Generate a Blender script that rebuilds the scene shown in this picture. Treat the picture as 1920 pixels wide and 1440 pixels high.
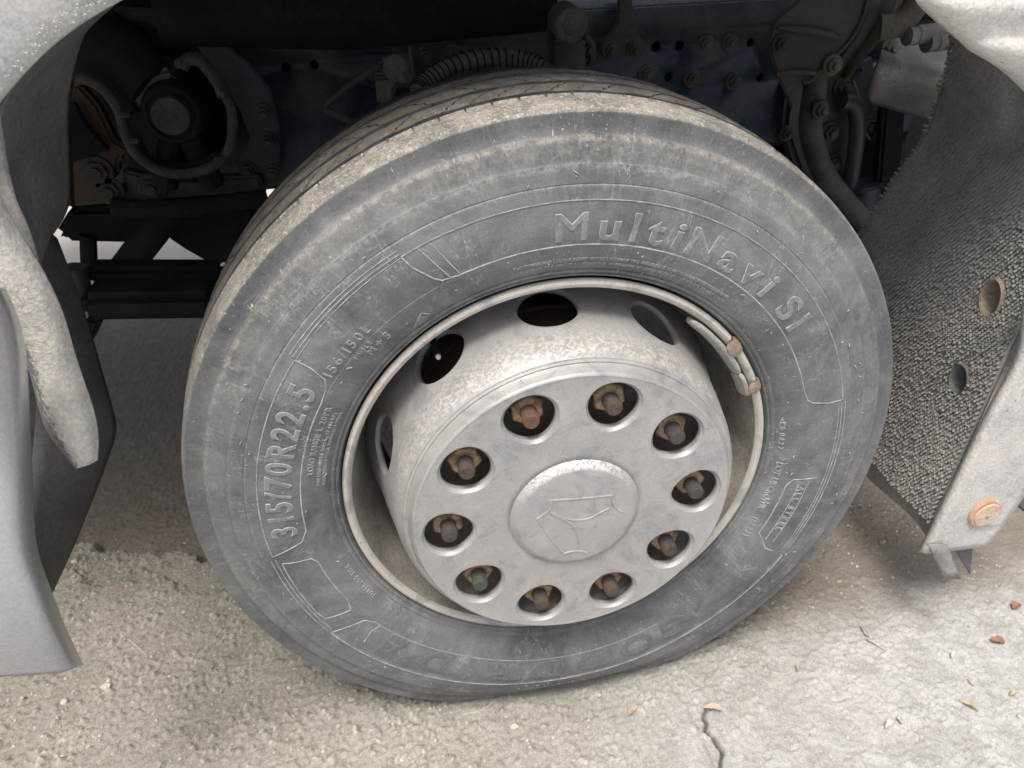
import bpy, bmesh, math, random
import numpy as np
from mathutils import Vector, Matrix, noise as mnoise
random.seed(7); rng = np.random.RandomState(11)
S = bpy.context.scene
for o in list(bpy.data.objects): bpy.data.objects.remove(o)
PI = math.pi; HZ = 0.472
# ------------------------------------------------------------------ camera
CAM = np.array([-0.20213, -0.82900, 1.16017])
RC = np.array([[0.98255, -0.18335, -0.03127], [-0.12375, -0.51891, -0.84582], [0.13886, 0.83493, -0.53255]])
FPX = 1442.0
cd = bpy.data.cameras.new('camera'); cam = bpy.data.objects.new('camera', cd); S.collection.objects.link(cam)
cd.sensor_width = 36; cd.lens = 36*FPX/1920; cd.clip_start = .02; cd.clip_end = 500
cam.matrix_world = Matrix(((RC[0][0], -RC[1][0], -RC[2][0], CAM[0]), (RC[0][1], -RC[1][1], -RC[2][1], CAM[1]), (RC[0][2], -RC[1][2], -RC[2][2], CAM[2]), (0, 0, 0, 1)))
cd.dof.use_dof = True; cd.dof.focus_distance = 0.98; cd.dof.aperture_fstop = 9
S.camera = cam
# ------------------------------------------------------------------ light
SUN_EL, SUN_AZ = math.radians(68), math.radians(202)     # azimuth clockwise from +Y
W = bpy.data.worlds.new('World'); S.world = W; W.use_nodes = True
nt = W.node_tree; bg = nt.nodes['Background']; sky = nt.nodes.new('ShaderNodeTexSky'); sky.sky_type = 'NISHITA'
sky.sun_disc = False; sky.sun_elevation = SUN_EL; sky.sun_rotation = SUN_AZ
sky.air_density = .75; sky.dust_density = 7.0; sky.ozone_density = 1.0
nt.links.new(sky.outputs[0], bg.inputs[0]); bg.inputs[1].default_value = .105
sl = bpy.data.lights.new('sun', 'SUN'); so = bpy.data.objects.new('sun', sl); S.collection.objects.link(so)
sl.energy = 1.5; sl.angle = math.radians(18); sl.color = (1.0, .978, .915)
sd = Vector((math.sin(SUN_AZ)*math.cos(SUN_EL), math.cos(SUN_AZ)*math.cos(SUN_EL), math.sin(SUN_EL)))
so.rotation_euler = sd.to_track_quat('Z', 'Y').to_euler()
S.view_settings.view_transform = 'Standard'; S.view_settings.look = 'None'; S.view_settings.exposure = 0.64; S.view_settings.gamma = 1
S.render.resolution_x, S.render.resolution_y = 1024, 768

# ------------------------------------------------------------------ geometry helpers
def ray(px, py): return RC.T @ np.array([(px-960)/FPX, (py-720)/FPX, 1.0])
def at(px, py, Y):                      # the place that the photo shows at (px, py), at depth Y
    d = ray(px, py); return CAM + d*(Y-CAM[1])/d[1]
def gd(px, py, Z=0.0):
    d = ray(px, py); return CAM + d*(Z-CAM[2])/d[2]
def mk(name, verts, faces, mat, parent=None, smooth=True, uv=None, loc=None, sharp=None):
    me = bpy.data.meshes.new(name); me.from_pydata([tuple(map(float, v)) for v in verts], [], [tuple(map(int, f)) for f in faces])
    for m in (mat if isinstance(mat, (list, tuple)) else [mat]): me.materials.append(m)
    if uv is not None:
        l = me.uv_layers.new(name='UVMap'); idx = np.zeros(len(me.loops), dtype=np.int32); me.loops.foreach_get('vertex_index', idx)
        l.data.foreach_set('uv', np.asarray(uv, dtype=np.float32)[idx].ravel())
    if smooth: me.polygons.foreach_set('use_smooth', [True]*len(me.polygons))
    me.update()
    if sharp: me.set_sharp_from_angle(angle=math.radians(sharp))
    o = bpy.data.objects.new(name, me); S.collection.objects.link(o)
    if parent: o.parent = parent
    if loc is not None: o.location = loc
    return o
def tag(o, label=None, cat=None, group=None, kind=None):
    for k, v in (('label', label), ('category', cat), ('group', group), ('kind', kind)):
        if v: o[k] = v
    return o
class MB:                                # mesh builder
    def __init__(s): s.v = []; s.f = []
    def add(s, v, f):
        n = len(s.v); s.v += [tuple(map(float, p)) for p in v]; s.f += [tuple(i+n for i in q) for q in f]; return s
    def box(s, a, b):
        a, b = np.minimum(a, b), np.maximum(a, b)
        v = [(x, y, z) for x in (a[0], b[0]) for y in (a[1], b[1]) for z in (a[2], b[2])]
        return s.add(v, [(0, 1, 3, 2), (4, 6, 7, 5), (0, 4, 5, 1), (2, 3, 7, 6), (0, 2, 6, 4), (1, 5, 7, 3)])
    def tube(s, pts, r, n=12, caps=True, ripple=None):
        pts = [Vector(map(float, p)) for p in pts]; m = len(pts); V = []; up = Vector((.13, .2, .97)); F = []
        for i, p in enumerate(pts):
            t = (pts[min(i+1, m-1)]-pts[max(i-1, 0)]).normalized(); a = t.cross(up)
            if a.length < .1: a = t.cross(Vector((1, 0, 0)))
            a.normalize(); b = t.cross(a); R = r[i] if hasattr(r, '__len__') else r
            if ripple: R *= 1+ripple*(i % 2)
            V += [p+(a*math.cos(2*PI*k/n)+b*math.sin(2*PI*k/n))*R for k in range(n)]
        for i in range(m-1):
            for k in range(n): F.append((i*n+k, i*n+(k+1) % n, (i+1)*n+(k+1) % n, (i+1)*n+k))
        if caps: F += [tuple(range(n))[::-1], tuple((m-1)*n+k for k in range(n))]
        return s.add(V, F)
    def prism(s, pts, d):                # polygon extruded by vector d
        n = len(pts); d = np.array(d, float); V = [np.array(p, float) for p in pts]; V += [v+d for v in V]
        F = [tuple(range(n)), tuple(range(2*n-1, n-1, -1))]+[(i, i+n, (i+1) % n+n, (i+1) % n) for i in range(n)]
        return s.add(V, F)
    def build(s, name, mat, parent=None, smooth=True, sharp=35, bevel=0, loc=None, seg=2):
        o = mk(name, s.v, s.f, mat, parent, smooth, loc=loc)
        bm = bmesh.new(); bm.from_mesh(o.data); bmesh.ops.recalc_face_normals(bm, faces=bm.faces)
        if bevel:
            e = [e for e in bm.edges if e.is_manifold and e.calc_face_angle(0) > .6]
            bmesh.ops.bevel(bm, geom=e, offset=bevel, segments=seg, affect='EDGES', clamp_overlap=True)
        bm.to_mesh(o.data); bm.free()
        if smooth:
            o.data.polygons.foreach_set('use_smooth', [True]*len(o.data.polygons)); o.data.set_sharp_from_angle(angle=math.radians(sharp))
        return o
def smoothpath(pts, n=8):
    P = [np.array(p, float) for p in pts]; P = [2*P[0]-P[1]]+P+[2*P[-1]-P[-2]]; out = []
    for i in range(1, len(P)-2):
        for k in range(n):
            t = k/n; out.append(.5*((2*P[i])+(-P[i-1]+P[i+1])*t+(2*P[i-1]-5*P[i]+4*P[i+1]-P[i+2])*t*t+(-P[i-1]+3*P[i]-3*P[i+1]+P[i+2])*t**3))
    out.append(P[-2]); return out
def pol(r, th, y): return (r*math.cos(th), y, HZ+r*math.sin(th))     # wheel polar -> world

# ------------------------------------------------------------------ material helpers
def M(name):
    m = bpy.data.materials.new(name); m.use_nodes = True; n = m.node_tree
    return m, n, n.nodes['Principled BSDF']
def N(n, t, **k):
    x = n.nodes.new(t)
    for a, b in k.items(): setattr(x, a, b)
    return x
def lk(n, a, b): n.links.new(a, b)
def noise(n, vec, scale, detail=6, rough=.6, dist=0):
    t = N(n, 'ShaderNodeTexNoise'); t.inputs['Scale'].default_value = scale; t.inputs['Detail'].default_value = detail
    t.inputs['Roughness'].default_value = rough; t.inputs['Distortion'].default_value = dist; lk(n, vec, t.inputs['Vector']); return t.outputs['Fac']
def ramp(n, fac, a, b, ca=(0, 0, 0, 1), cb=(1, 1, 1, 1)):
    r = N(n, 'ShaderNodeValToRGB'); r.color_ramp.elements[0].position = a; r.color_ramp.elements[1].position = b
    r.color_ramp.elements[0].color = ca; r.color_ramp.elements[1].color = cb; lk(n, fac, r.inputs[0]); return r.outputs[0]
def mixc(n, f, a, b, mode='MIX'):
    x = N(n, 'ShaderNodeMix', data_type='RGBA', blend_type=mode)
    for s, v in ((0, f), (6, a), (7, b)):
        if isinstance(v, (int, float)): x.inputs[s].default_value = v
        elif isinstance(v, tuple): x.inputs[s].default_value = v if len(v) == 4 else (*v, 1)
        else: lk(n, v, x.inputs[s])
    return x.outputs[2]
def mth(n, op, a, b=0.0, c=None):
    x = N(n, 'ShaderNodeMath', operation=op)
    for i, v in enumerate((a, b) if c is None else (a, b, c)):
        if isinstance(v, (int, float)): x.inputs[i].default_value = v
        else: lk(n, v, x.inputs[i])
    return x.outputs[0]
def bump(n, bs, h, strength=.3, dist=.002, prev=None):
    b = N(n, 'ShaderNodeBump'); b.inputs['Strength'].default_value = strength; b.inputs['Distance'].default_value = dist
    lk(n, h, b.inputs['Height'])
    if prev is not None: lk(n, prev, b.inputs['Normal'])
    lk(n, b.outputs[0], bs.inputs['Normal']); return b.outputs[0]
def coord(n, kind='Object', scale=None):
    c = N(n, 'ShaderNodeTexCoord').outputs[kind]
    if scale:
        mp = N(n, 'ShaderNodeMapping'); mp.inputs['Scale'].default_value = scale; lk(n, c, mp.inputs[0]); return mp.outputs[0]
    return c
def grime(name, base, dust, rough=.6, metal=0.0, amt=(.4, .65), big=9, fine=220, spots=None, spotc=(.05, .05, .05), bumpk=.25, spec=.4, upd=0.0, speck=.12, crust=0, grain=.55):
    """Painted / plastic / metal surface with mottled dust, fine grain, spots"""
    m, n, b = M(name); c = coord(n)
    d = ramp(n, noise(n, c, big, 8, .65, .4), *amt)
    col = mixc(n, d, base, dust)
    g = noise(n, c, fine, 4, .7)
    col = mixc(n, grain, col, mixc(n, ramp(n, g, .3, .72), (.25,)*3, (.78,)*3), 'OVERLAY')
    s = ramp(n, noise(n, c, fine*.45, 3, .5), .66, .74); col = mixc(n, mth(n, 'MULTIPLY', s, speck*3), col, dust)
    if upd:                              # dust settles on faces that look up
        gn = N(n, 'ShaderNodeNewGeometry'); sx = N(n, 'ShaderNodeSeparateXYZ'); lk(n, gn.outputs['Normal'], sx.inputs[0])
        u = ramp(n, sx.outputs[2], .2, .95); u = mth(n, 'MULTIPLY', u, mth(n, 'ADD', .4, ramp(n, noise(n, c, big*4, 6, .7), .35, .6)))
        col = mixc(n, mth(n, 'MULTIPLY', u, upd), col, dust)
    if spots:
        sp = ramp(n, noise(n, c, spots[0], 3, .5), spots[1], spots[1]+.05); col = mixc(n, sp, col, spotc)
    lk(n, col, b.inputs['Base Color']); b.inputs['Metallic'].default_value = metal
    lk(n, ramp(n, d, 0, 1, (rough,)*3+(1,), (min(1, rough+.25),)*3+(1,)), b.inputs['Roughness']); b.inputs['Specular IOR Level'].default_value = spec
    bp = bump(n, b, g, bumpk, .0012); bp = bump(n, b, noise(n, c, 45, 5, .6), bumpk*.7, .002, bp)
    if crust: bump(n, b, ramp(n, noise(n, c, crust, 4, .65, .8), .42, .60), .45, .0012, bp)
    return m
half_prof = [(.2960, .016), (.3010, .006), (.3040, -.0020), (.3058, -.0072), (.3078, -.0086), (.3092, -.0066), (.3104, -.0086), (.3125, -.0106), (.3146, -.0116), (.3158, -.0098), (.3200, -.0140), (.3270, -.0185), (.3350, -.0220), (.3440, -.0252), (.3520, -.0275),
 (.3532, -.0270), (.3600, -.0288), (.3700, -.0303), (.3800, -.0312), (.3900, -.0310), (.4000, -.0301), (.4055, -.0293), (.4068, -.0299), (.4130, -.0290), (.4215, -.0276), (.4226, -.0256), (.4240, -.0262), (.4320, -.0250), (.4400, -.0234), (.4436, -.0226), (.4452, -.0186), (.4470, -.0172),
 (.4540, -.0160), (.4620, -.0142), (.4690, -.0124), (.4712, -.0110), (.4728, -.0076), (.4760, -.0054), (.4820, -.0046), (.4900, -.0046), (.4945, -.0048), (.4966, -.0034), (.4980, -.0008), (.4992, .0040), (.5006, .013), (.5018, .026), (.5027, .040), (.5030, .0445)]
_s = [0.0]
for _a, _b in zip(half_prof, half_prof[1:]): _s.append(_s[-1]+math.hypot(_b[0]-_a[0], _b[1]-_a[1]))
def SV(r): return float(np.interp(r, [q[0] for q in half_prof], _s))
# ---- rubber: UV = (angle*0.45 m, arc length from the bead, m)
def rubber(name, base=(.088, .096, .103), pale=(.235, .241, .240), tan=(.50, .465, .385), shoulder=True, tread=False):
    m, n, b = M(name); uv = coord(n, 'UV'); c = coord(n)
    sx = N(n, 'ShaderNodeSeparateXYZ'); lk(n, uv, sx.inputs[0]); v = sx.outputs[1]
    def mp(s):
        q = N(n, 'ShaderNodeMapping'); q.inputs['Scale'].default_value = s; lk(n, uv, q.inputs[0]); return q.outputs[0]
    big = noise(n, c, 7, 8, .68, .6); mid = noise(n, c, 38, 6, .7, .5); fine = noise(n, c, 520, 3, .7)
    col = mixc(n, ramp(n, big, .36, .66), base, pale)
    col = mixc(n, mth(n, 'MULTIPLY', ramp(n, mid, .45, .75), .35), col, (.24, .24, .23))
    col = mixc(n, mth(n, 'MULTIPLY', ramp(n, noise(n, c, 14, 7, .7, 1.), .5, .72), .55), col, (.078, .090, .102))
    # radial wipe streaks and circumferential scuffs
    col = mixc(n, mth(n, 'MULTIPLY', ramp(n, noise(n, mp((160, 9, 1)), 1, 5, .65, .2), .5, .8), .30), col, (.27, .27, .262))
    col = mixc(n, mth(n, 'MULTIPLY', ramp(n, noise(n, mp((6, 260, 1)), 1, 5, .65, .3), .55, .85), .35), col, (.26, .255, .245))
    # hairline scratches: thin level lines of stretched noise
    for sc, th, am in (((70, 14, 1), .009, .38), ((24, 95, 1), .008, .34), ((130, 60, 1), .009, .20)):
        q = mth(n, 'ABSOLUTE', mth(n, 'SUBTRACT', noise(n, mp(sc), 1, 3, .5, .6), .5))
        ln = mth(n, 'MULTIPLY', mth(n, 'LESS_THAN', q, th), ramp(n, noise(n, c, 26, 4, .6), .50, .60))
        col = mixc(n, mth(n, 'MULTIPLY', ln, am), col, (.46, .455, .44))
    if shoulder:                         # mud dust caked on the shoulder and in the steps, mostly on the upper half
        gz = N(n, 'ShaderNodeSeparateXYZ'); lk(n, c, gz.inputs[0]); top = ramp(n, mth(n, 'ADD', gz.outputs[2], mth(n, 'MULTIPLY', gz.outputs[0], -.18)), .62, .93)
        S0, S1 = SV(.4950), SV(.5030)
        s1 = mth(n, 'MULTIPLY', ramp(n, v, S0-.001, S0+.002), mth(n, 'SUBTRACT', 1.0, ramp(n, v, S1, S1+.004)))
        k = ramp(n, mth(n, 'ADD', mth(n, 'MULTIPLY', noise(n, c, 260, 5, .9), .9), mth(n, 'MULTIPLY', noise(n, c, 13, 5, .7), .7)), .72, .90)
        col = mixc(n, mth(n, 'MULTIPLY', s1, .45), col, (.15, .14, .12))
        col = mixc(n, mth(n, 'MULTIPLY', mth(n, 'MULTIPLY', s1, k), mth(n, 'ADD', .12, mth(n, 'MULTIPLY', top, .50))), col, tan)
        col = mixc(n, mth(n, 'MULTIPLY', mth(n, 'MULTIPLY', s1, top), .30), col, (.26, .245, .20)) if 0 else col
        cl = ramp(n, noise(n, c, 125, 6, .85, .4), .545, .60); col = mixc(n, mth(n, 'MULTIPLY', mth(n, 'MULTIPLY', s1, cl), mth(n, 'ADD', .12, mth(n, 'MULTIPLY', top, .75))), col, (.56, .54, .47))
        def ring(lo, hi, am, cc, tp=.25):
            global _
            a_, b_ = SV(lo), SV(hi); m_ = (a_+b_)/2
            w = mth(n, 'MULTIPLY', ramp(n, v, a_, m_), mth(n, 'SUBTRACT', 1.0, ramp(n, v, m_, b_)))
            w = mth(n, 'MULTIPLY', w, ramp(n, noise(n, c, 90, 6, .8), .42, .60)); return mixc(n, mth(n, 'MULTIPLY', w, mth(n, 'ADD', am*tp, mth(n, 'MULTIPLY', top, am*.62))), col, cc)
        col = ring(.4640, .4722, .9, (.50, .47, .40)); col = ring(.4360, .4450, .8, (.44, .43, .40)); col = ring(.4445, .4700, .45, (.30, .285, .25), .8)
        col = ring(.4200, .4232, .5, (.40, .40, .38), 1); col = ring(.3125, .3160, .6, (.34, .335, .32), 1)
        # the band under the shoulder stays darker, wiped rubber
        w = mth(n, 'MULTIPLY', ramp(n, v, SV(.4726), SV(.4745)), mth(n, 'SUBTRACT', 1.0, ramp(n, v, SV(.4930), SV(.4955)))); col = mixc(n, mth(n, 'MULTIPLY', mth(n, 'MULTIPLY', w, ramp(n, noise(n, c, 26, 6, .75), .35, .6)), .42), col, (.066, .072, .078))
        sp = ramp(n, noise(n, c, 230, 3, .55, .4), .66, .71); reg = ramp(n, noise(n, c, 9, 4, .6), .50, .62)
        up = mth(n, 'MULTIPLY', ramp(n, v, SV(.43), SV(.49)), mth(n, 'ADD', .3, top))
        col = mixc(n, mth(n, 'MULTIPLY', mth(n, 'MULTIPLY', sp, reg), mth(n, 'ADD', .08, up)), col, (.62, .60, .54))
        tk = ramp(n, noise(n, mp((330, 55, 1)), 1, 2, .5), .71, .74)
        col = mixc(n, mth(n, 'MULTIPLY', tk, mth(n, 'MULTIPLY', up, .8)), col, (.50, .50, .48))
        nib = ramp(n, noise(n, c, 150, 1, .5), .795, .81); col = mixc(n, nib, col, (.42, .42, .40))
    if shoulder:
        gv = mth(n, 'MULTIPLY', mth(n, 'GREATER_THAN', v, SV(.5030)+.0022), mth(n, 'LESS_THAN', v, .56)); col = mixc(n, gv, col, (.022, .021, .020))  # groove floor: undusted black rubber, with some shade painted in
    if tread:
        col = mixc(n, mth(n, 'MULTIPLY', ramp(n, noise(n, c, 11, 6, .7), .45, .66), .60), col, (.17, .148, .112))
        col = mixc(n, mth(n, 'MULTIPLY', ramp(n, noise(n, c, 380, 3, .6), .62, .7), .45), col, (.38, .36, .31))
    col = mixc(n, .5, col, mixc(n, ramp(n, fine, .3, .7), (.33,)*3, (.68,)*3), 'OVERLAY')
    lk(n, col, b.inputs['Base Color']); b.inputs['Roughness'].default_value = .74; b.inputs['Specular IOR Level'].default_value = .35
    h = bump(n, b, fine, .45, .0010); h = bump(n, b, noise(n, c, 160, 5, .75), .45, .0016, h); h = bump(n, b, mid, .30, .002, h)
    if not tread: # fine radial knurling in the lettered band
        wv = N(n, 'ShaderNodeTexWave', wave_type='BANDS', bands_direction='X'); wv.inputs['Scale'].default_value = 125; lk(n, uv, wv.inputs['Vector'])
        msk = mth(n, 'MULTIPLY', ramp(n, v, .063, .064), mth(n, 'SUBTRACT', 1.0, ramp(n, v, .1165, .1175)))
        bump(n, b, mth(n, 'MULTIPLY', wv.outputs['Fac'], msk), .22, .0006, h)
    return m
RUB = rubber('tyre_rubber'); TRD = rubber('tread_rubber', base=(.070, .067, .060), pale=(.115, .106, .09), shoulder=False, tread=True)
LINE = grime('rubber_worn_edge', (.46, .46, .45), (.27, .27, .27), .8, amt=(.35, .6), big=60)
LETT = grime('rubber_letter_face', (.185, .188, .19), (.28, .28, .275), .75, amt=(.35, .65), big=30)
WALL = grime('rib_wall', (.050, .053, .058), (.095, .097, .098), .7, big=30)
GROOVE = grime('rubber_groove', (.02, .02, .02), (.12, .11, .09), .85)
# ---- wheel paint: silver with pits, mud speckle, rust tint
def silver(name, base=(.60, .595, .58), speckle=True, rustamt=.0, rings=False, dusty=0.0):
    m, n, b = M(name); c = coord(n)
    a = noise(n, c, 8, 7, .65, .5); col = mixc(n, ramp(n, a, .35, .65), base, tuple(x*.88 for x in base))
    col = mixc(n, mth(n, 'MULTIPLY', ramp(n, noise(n, c, 15, 8, .72, 1.2), .51, .62), .60), col, (.25, .262, .29))
    col = mixc(n, mth(n, 'MULTIPLY', ramp(n, noise(n, c, 24, 6, .6), .5, .75), .4), col, (.60, .59, .55))
    col = mixc(n, mth(n, 'MULTIPLY', ramp(n, noise(n, c, 33, 8, .75, .8), .58, .68), .28), col, (.38, .36, .31))
    g = noise(n, c, 600, 3, .7); col = mixc(n, .35, col, mixc(n, ramp(n, g, .3, .7), (.3,)*3, (.7,)*3), 'OVERLAY')
    pit = ramp(n, noise(n, c, 330, 2, .5), .715, .74)
    reg = ramp(n, noise(n, c, 12, 4, .6), .45, .6); col = mixc(n, mth(n, 'MULTIPLY', pit, mth(n, 'ADD', .15, reg)), col, (.16, .14, .12))
    if rings:                            # mud and salt speckle round the root of the dome
        gp = N(n, 'ShaderNodeNewGeometry'); sx = N(n, 'ShaderNodeSeparateXYZ'); lk(n, gp.outputs['Position'], sx.inputs[0])
        z = mth(n, 'SUBTRACT', sx.outputs[2], HZ); rr = mth(n, 'SQRT', mth(n, 'ADD', mth(n, 'MULTIPLY', sx.outputs[0], sx.outputs[0]), mth(n, 'MULTIPLY', z, z)))
        y = sx.outputs[1]; w = mth(n, 'MULTIPLY', ramp(n, mth(n, 'ADD', y, .2), .132, .142), mth(n, 'SUBTRACT', 1.0, ramp(n, mth(n, 'ADD', y, .2), .158, .196)))
        top = ramp(n, mth(n, 'ADD', mth(n, 'MULTIPLY', z, 2.0), .5), .35, .85); w = mth(n, 'MULTIPLY', w, top)
        s1 = ramp(n, noise(n, c, 190, 5, .75, .3), .46, .56)
        col = mixc(n, mth(n, 'MULTIPLY', w, mth(n, 'MULTIPLY', s1, .8)), col, (.70, .69, .65))
        s2 = ramp(n, noise(n, c, 70, 6, .75), .50, .63); col = mixc(n, mth(n, 'MULTIPLY', w, mth(n, 'MULTIPLY', s2, .75)), col, (.42, .37, .30))
        s3 = ramp(n, noise(n, c, 150, 3, .6), .60, .66); yl = ramp(n, mth(n, 'ADD', sx.outputs[0], .5), .48, .62)
        col = mixc(n, mth(n, 'MULTIPLY', mth(n, 'MULTIPLY', w, s3), mth(n, 'MULTIPLY', yl, .8)), col, (.46, .40, .25))
        # browner and darker deep in the dish
        dp = mth(n, 'MULTIPLY', ramp(n, mth(n, 'ADD', y, .2), .215, .30), .55); col = mixc(n, mth(n, 'MULTIPLY', dp, ramp(n, noise(n, c, 18, 6, .7), .3, .6)), col, (.26, .245, .215))
    if rustamt:
        col = mixc(n, mth(n, 'MULTIPLY', ramp(n, noise(n, c, 42, 6, .7, .5), .56, .68), rustamt), col, (.42, .31, .17))
        col = mixc(n, ramp(n, noise(n, c, 75, 4, .6), .70, .73), col, (.13, .08, .05))
    gn = N(n, 'ShaderNodeNewGeometry'); sn = N(n, 'ShaderNodeSeparateXYZ'); lk(n, gn.outputs['Normal'], sn.inputs[0])
    dl = mth(n, 'MULTIPLY', ramp(n, sn.outputs[2], .25, .65), ramp(n, noise(n, c, 240, 3, .7), .44, .52)); col = mixc(n, mth(n, 'MULTIPLY', dl, dusty), col, (.80, .79, .76))  # pale speckle on upward faces: settled dust plus painted top light
    lk(n, col, b.inputs['Base Color']); b.inputs['Metallic'].default_value = .28; b.inputs['Roughness'].default_value = .47
    h = bump(n, b, g, .15, .0006); bump(n, b, noise(n, c, 60, 5, .6), .2, .0012, h)
    return m
SILV = silver('cover_silver', (.435, .433, .422)); CAPM = silver('cap_silver', (.435, .433, .422), dusty=.85); DISC = silver('disc_silver', (.43, .43, .425), rings=True); LIP = silver('lip_paint', (.60, .58, .53), rustamt=.65)
BARR = grime('barrel_dirty', (.20, .19, .168), (.32, .30, .265), .75, big=14, amt=(.4, .6), spots=(260, .70), spotc=(.13, .11, .09))
def rust(name, base, hot, dark, k=.5):
    m, n, b = M(name); c = coord(n); oi = N(n, 'ShaderNodeObjectInfo').outputs['Random']
    v = N(n, 'ShaderNodeVectorMath', operation='ADD'); lk(n, c, v.inputs[0]); cb = N(n, 'ShaderNodeCombineXYZ')
    lk(n, mth(n, 'MULTIPLY', oi, 7.0), cb.inputs[0]); lk(n, cb.outputs[0], v.inputs[1]); c = v.outputs[0]
    col = mixc(n, ramp(n, noise(n, c, 90, 6, .7, .5), .38, .62), base, dark)
    f = mth(n, 'MULTIPLY', ramp(n, noise(n, c, 60, 5, .7), .45, .65), mth(n, 'ADD', k*.4, mth(n, 'MULTIPLY', oi, k)))
    col = mixc(n, f, col, hot)
    g = noise(n, c, 500, 3, .7); col = mixc(n, .5, col, mixc(n, ramp(n, g, .3, .7), (.3,)*3, (.75,)*3), 'OVERLAY')
    lk(n, col, b.inputs['Base Color']); b.inputs['Roughness'].default_value = .8; b.inputs['Metallic'].default_value = .15
    bump(n, b, g, .5, .001); return m
NUT = rust('rusty_nut', (.44, .35, .23), (.50, .25, .08), (.13, .10, .075), .7)
STUD = rust('stud_steel', (.075, .073, .070), (.15, .085, .045), (.05, .048, .047), .5)
STUDR = rust('stud_orange', (.17, .09, .05), (.30, .125, .05), (.07, .06, .05), .4)
STUDG = rust('stud_green', (.065, .072, .062), (.12, .11, .085), (.06, .08, .06), .3)
CLIP = rust('clip_rust', (.33, .28, .22), (.30, .20, .13), (.24, .18, .13), .5)
LEAD = grime('lead_grey', (.36, .36, .34), (.46, .455, .42), .55, metal=.2, spots=(170, .69), spotc=(.16, .15, .13))
NAVY = grime('chassis_paint', (.012, .016, .027), (.038, .041, .045), .5, amt=(.45, .75), big=10, upd=.5, spec=.5)
NAVYD = grime('chassis_dusty', (.022, .024, .028), (.075, .070, .058), .6, amt=(.4, .65), big=14, upd=.6)
BLACK = grime('black_parts', (.007, .008, .011), (.020, .020, .020), .75, upd=.25, spec=.12)
BROWN = grime('brown_bracket', (.028, .024, .019), (.060, .053, .042), .65, big=12, upd=.4)
OLIVE = grime('dusty_rubber_hose', (.052, .047, .038), (.115, .105, .085), .8, upd=.7)
MURK = grime('murky_hose', (.024, .023, .020), (.060, .055, .045), .8, amt=(.4, .62), big=30, upd=.3)
RUSTY = grime('rusty_casting', (.045, .026, .017), (.06, .045, .034), .8, big=20)
GREYC = grime('grey_casting', (.10, .098, .092), (.18, .175, .165), .55, big=12, spots=(70, .68), spotc=(.09, .085, .08), metal=.2)
PALE = grime('pale_dusty_plastic', (.44, .45, .455), (.60, .595, .57), .6, amt=(.35, .65), big=16, fine=260, spots=(160, .72), spotc=(.30, .29, .27), bumpk=.3)
PALEB = grime('cracked_dusty_plastic', (.44, .45, .46), (.62, .61, .57), .65, amt=(.3, .6), big=14, fine=240, spots=(110, .69), spotc=(.24, .235, .22), bumpk=.4, crust=105)
LINER = grime('liner_plastic', (.10, .104, .108), (.155, .155, .15), .65, big=9, fine=150, spots=(150, .74), spotc=(.05, .05, .05), bumpk=.3)
STRIP = grime('dusty_strip', (.42, .415, .39), (.62, .60, .54), .8, amt=(.3, .6), big=22, fine=190, bumpk=.5, crust=140)
n = STRIP.node_tree; _b = n.nodes['Principled BSDF']; _l = _b.inputs['Base Color'].links[0].from_socket; _u = N(n, 'ShaderNodeSeparateXYZ'); lk(n, coord(n, 'UV'), _u.inputs[0])
_m = ramp(n, mth(n, 'ADD', _u.outputs[0], mth(n, 'MULTIPLY', mth(n, 'SUBTRACT', noise(n, coord(n), 150, 5, .8), .5), .9)), .10, .22, (1, 1, 1, 1), (0, 0, 0, 1)); lk(n, mixc(n, mth(n, 'MULTIPLY', _m, .85), _l, (.10, .105, .125)), _b.inputs['Base Color'])
STRIPD = grime('scuffed_edge', (.07, .075, .095), (.30, .30, .30), .7, amt=(.45, .6), big=60, fine=190)
BUMP = grime('bumper_scuffed', (.40, .405, .418), (.47, .475, .48), .24, amt=(.58, .78), big=11, fine=240, bumpk=.03, spec=.7, metal=.25, grain=.25, speck=.05)
FLAP = grime('flap_rubber', (.19, .19, .19), (.36, .35, .325), .8, amt=(.35, .7), big=10, fine=180, upd=.4)
ORANGE = grime('reflector_orange', (.55, .24, .12), (.55, .42, .32), .5, amt=(.35, .6), big=40)
DUSTR = grime('reflector_dust', (.55, .42, .32), (.62, .50, .40), .8, amt=(.4, .6), big=60)

# ------------------------------------------------------------------ the truck
truck = bpy.data.objects.new('truck', None); S.collection.objects.link(truck); truck.empty_display_size = .3
tag(truck, 'truck seen close at its dusty front wheel with a silver ten-stud hub cover', 'truck')

# surface of revolution about the wheel axis
def revolve(name, prof, mat, parent, n=180, a0=0, a1=2*PI, deform=None, sharp=40, s0=0):
    m = len(prof); full = abs(a1-a0-2*PI) < 1e-6; cols = n+1; V = []; U = []; F = []
    s = [s0]
    for i in range(1, m): s.append(s[-1]+math.hypot(prof[i][0]-prof[i-1][0], prof[i][1]-prof[i-1][1]))
    for j in range(cols):
        th = a0+(a1-a0)*j/n
        for i, (r, y) in enumerate(prof):
            p = pol(r, th, y); V.append(deform(*p) if deform else p); U.append((th*.45, s[i]))
    for j in range(n):
        for i in range(m-1): F.append((j*m+i, (j+1)*m+i, (j+1)*m+i+1, j*m+i+1))
    return mk(name, V, F, mat, parent, True, U, sharp=sharp)
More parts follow.
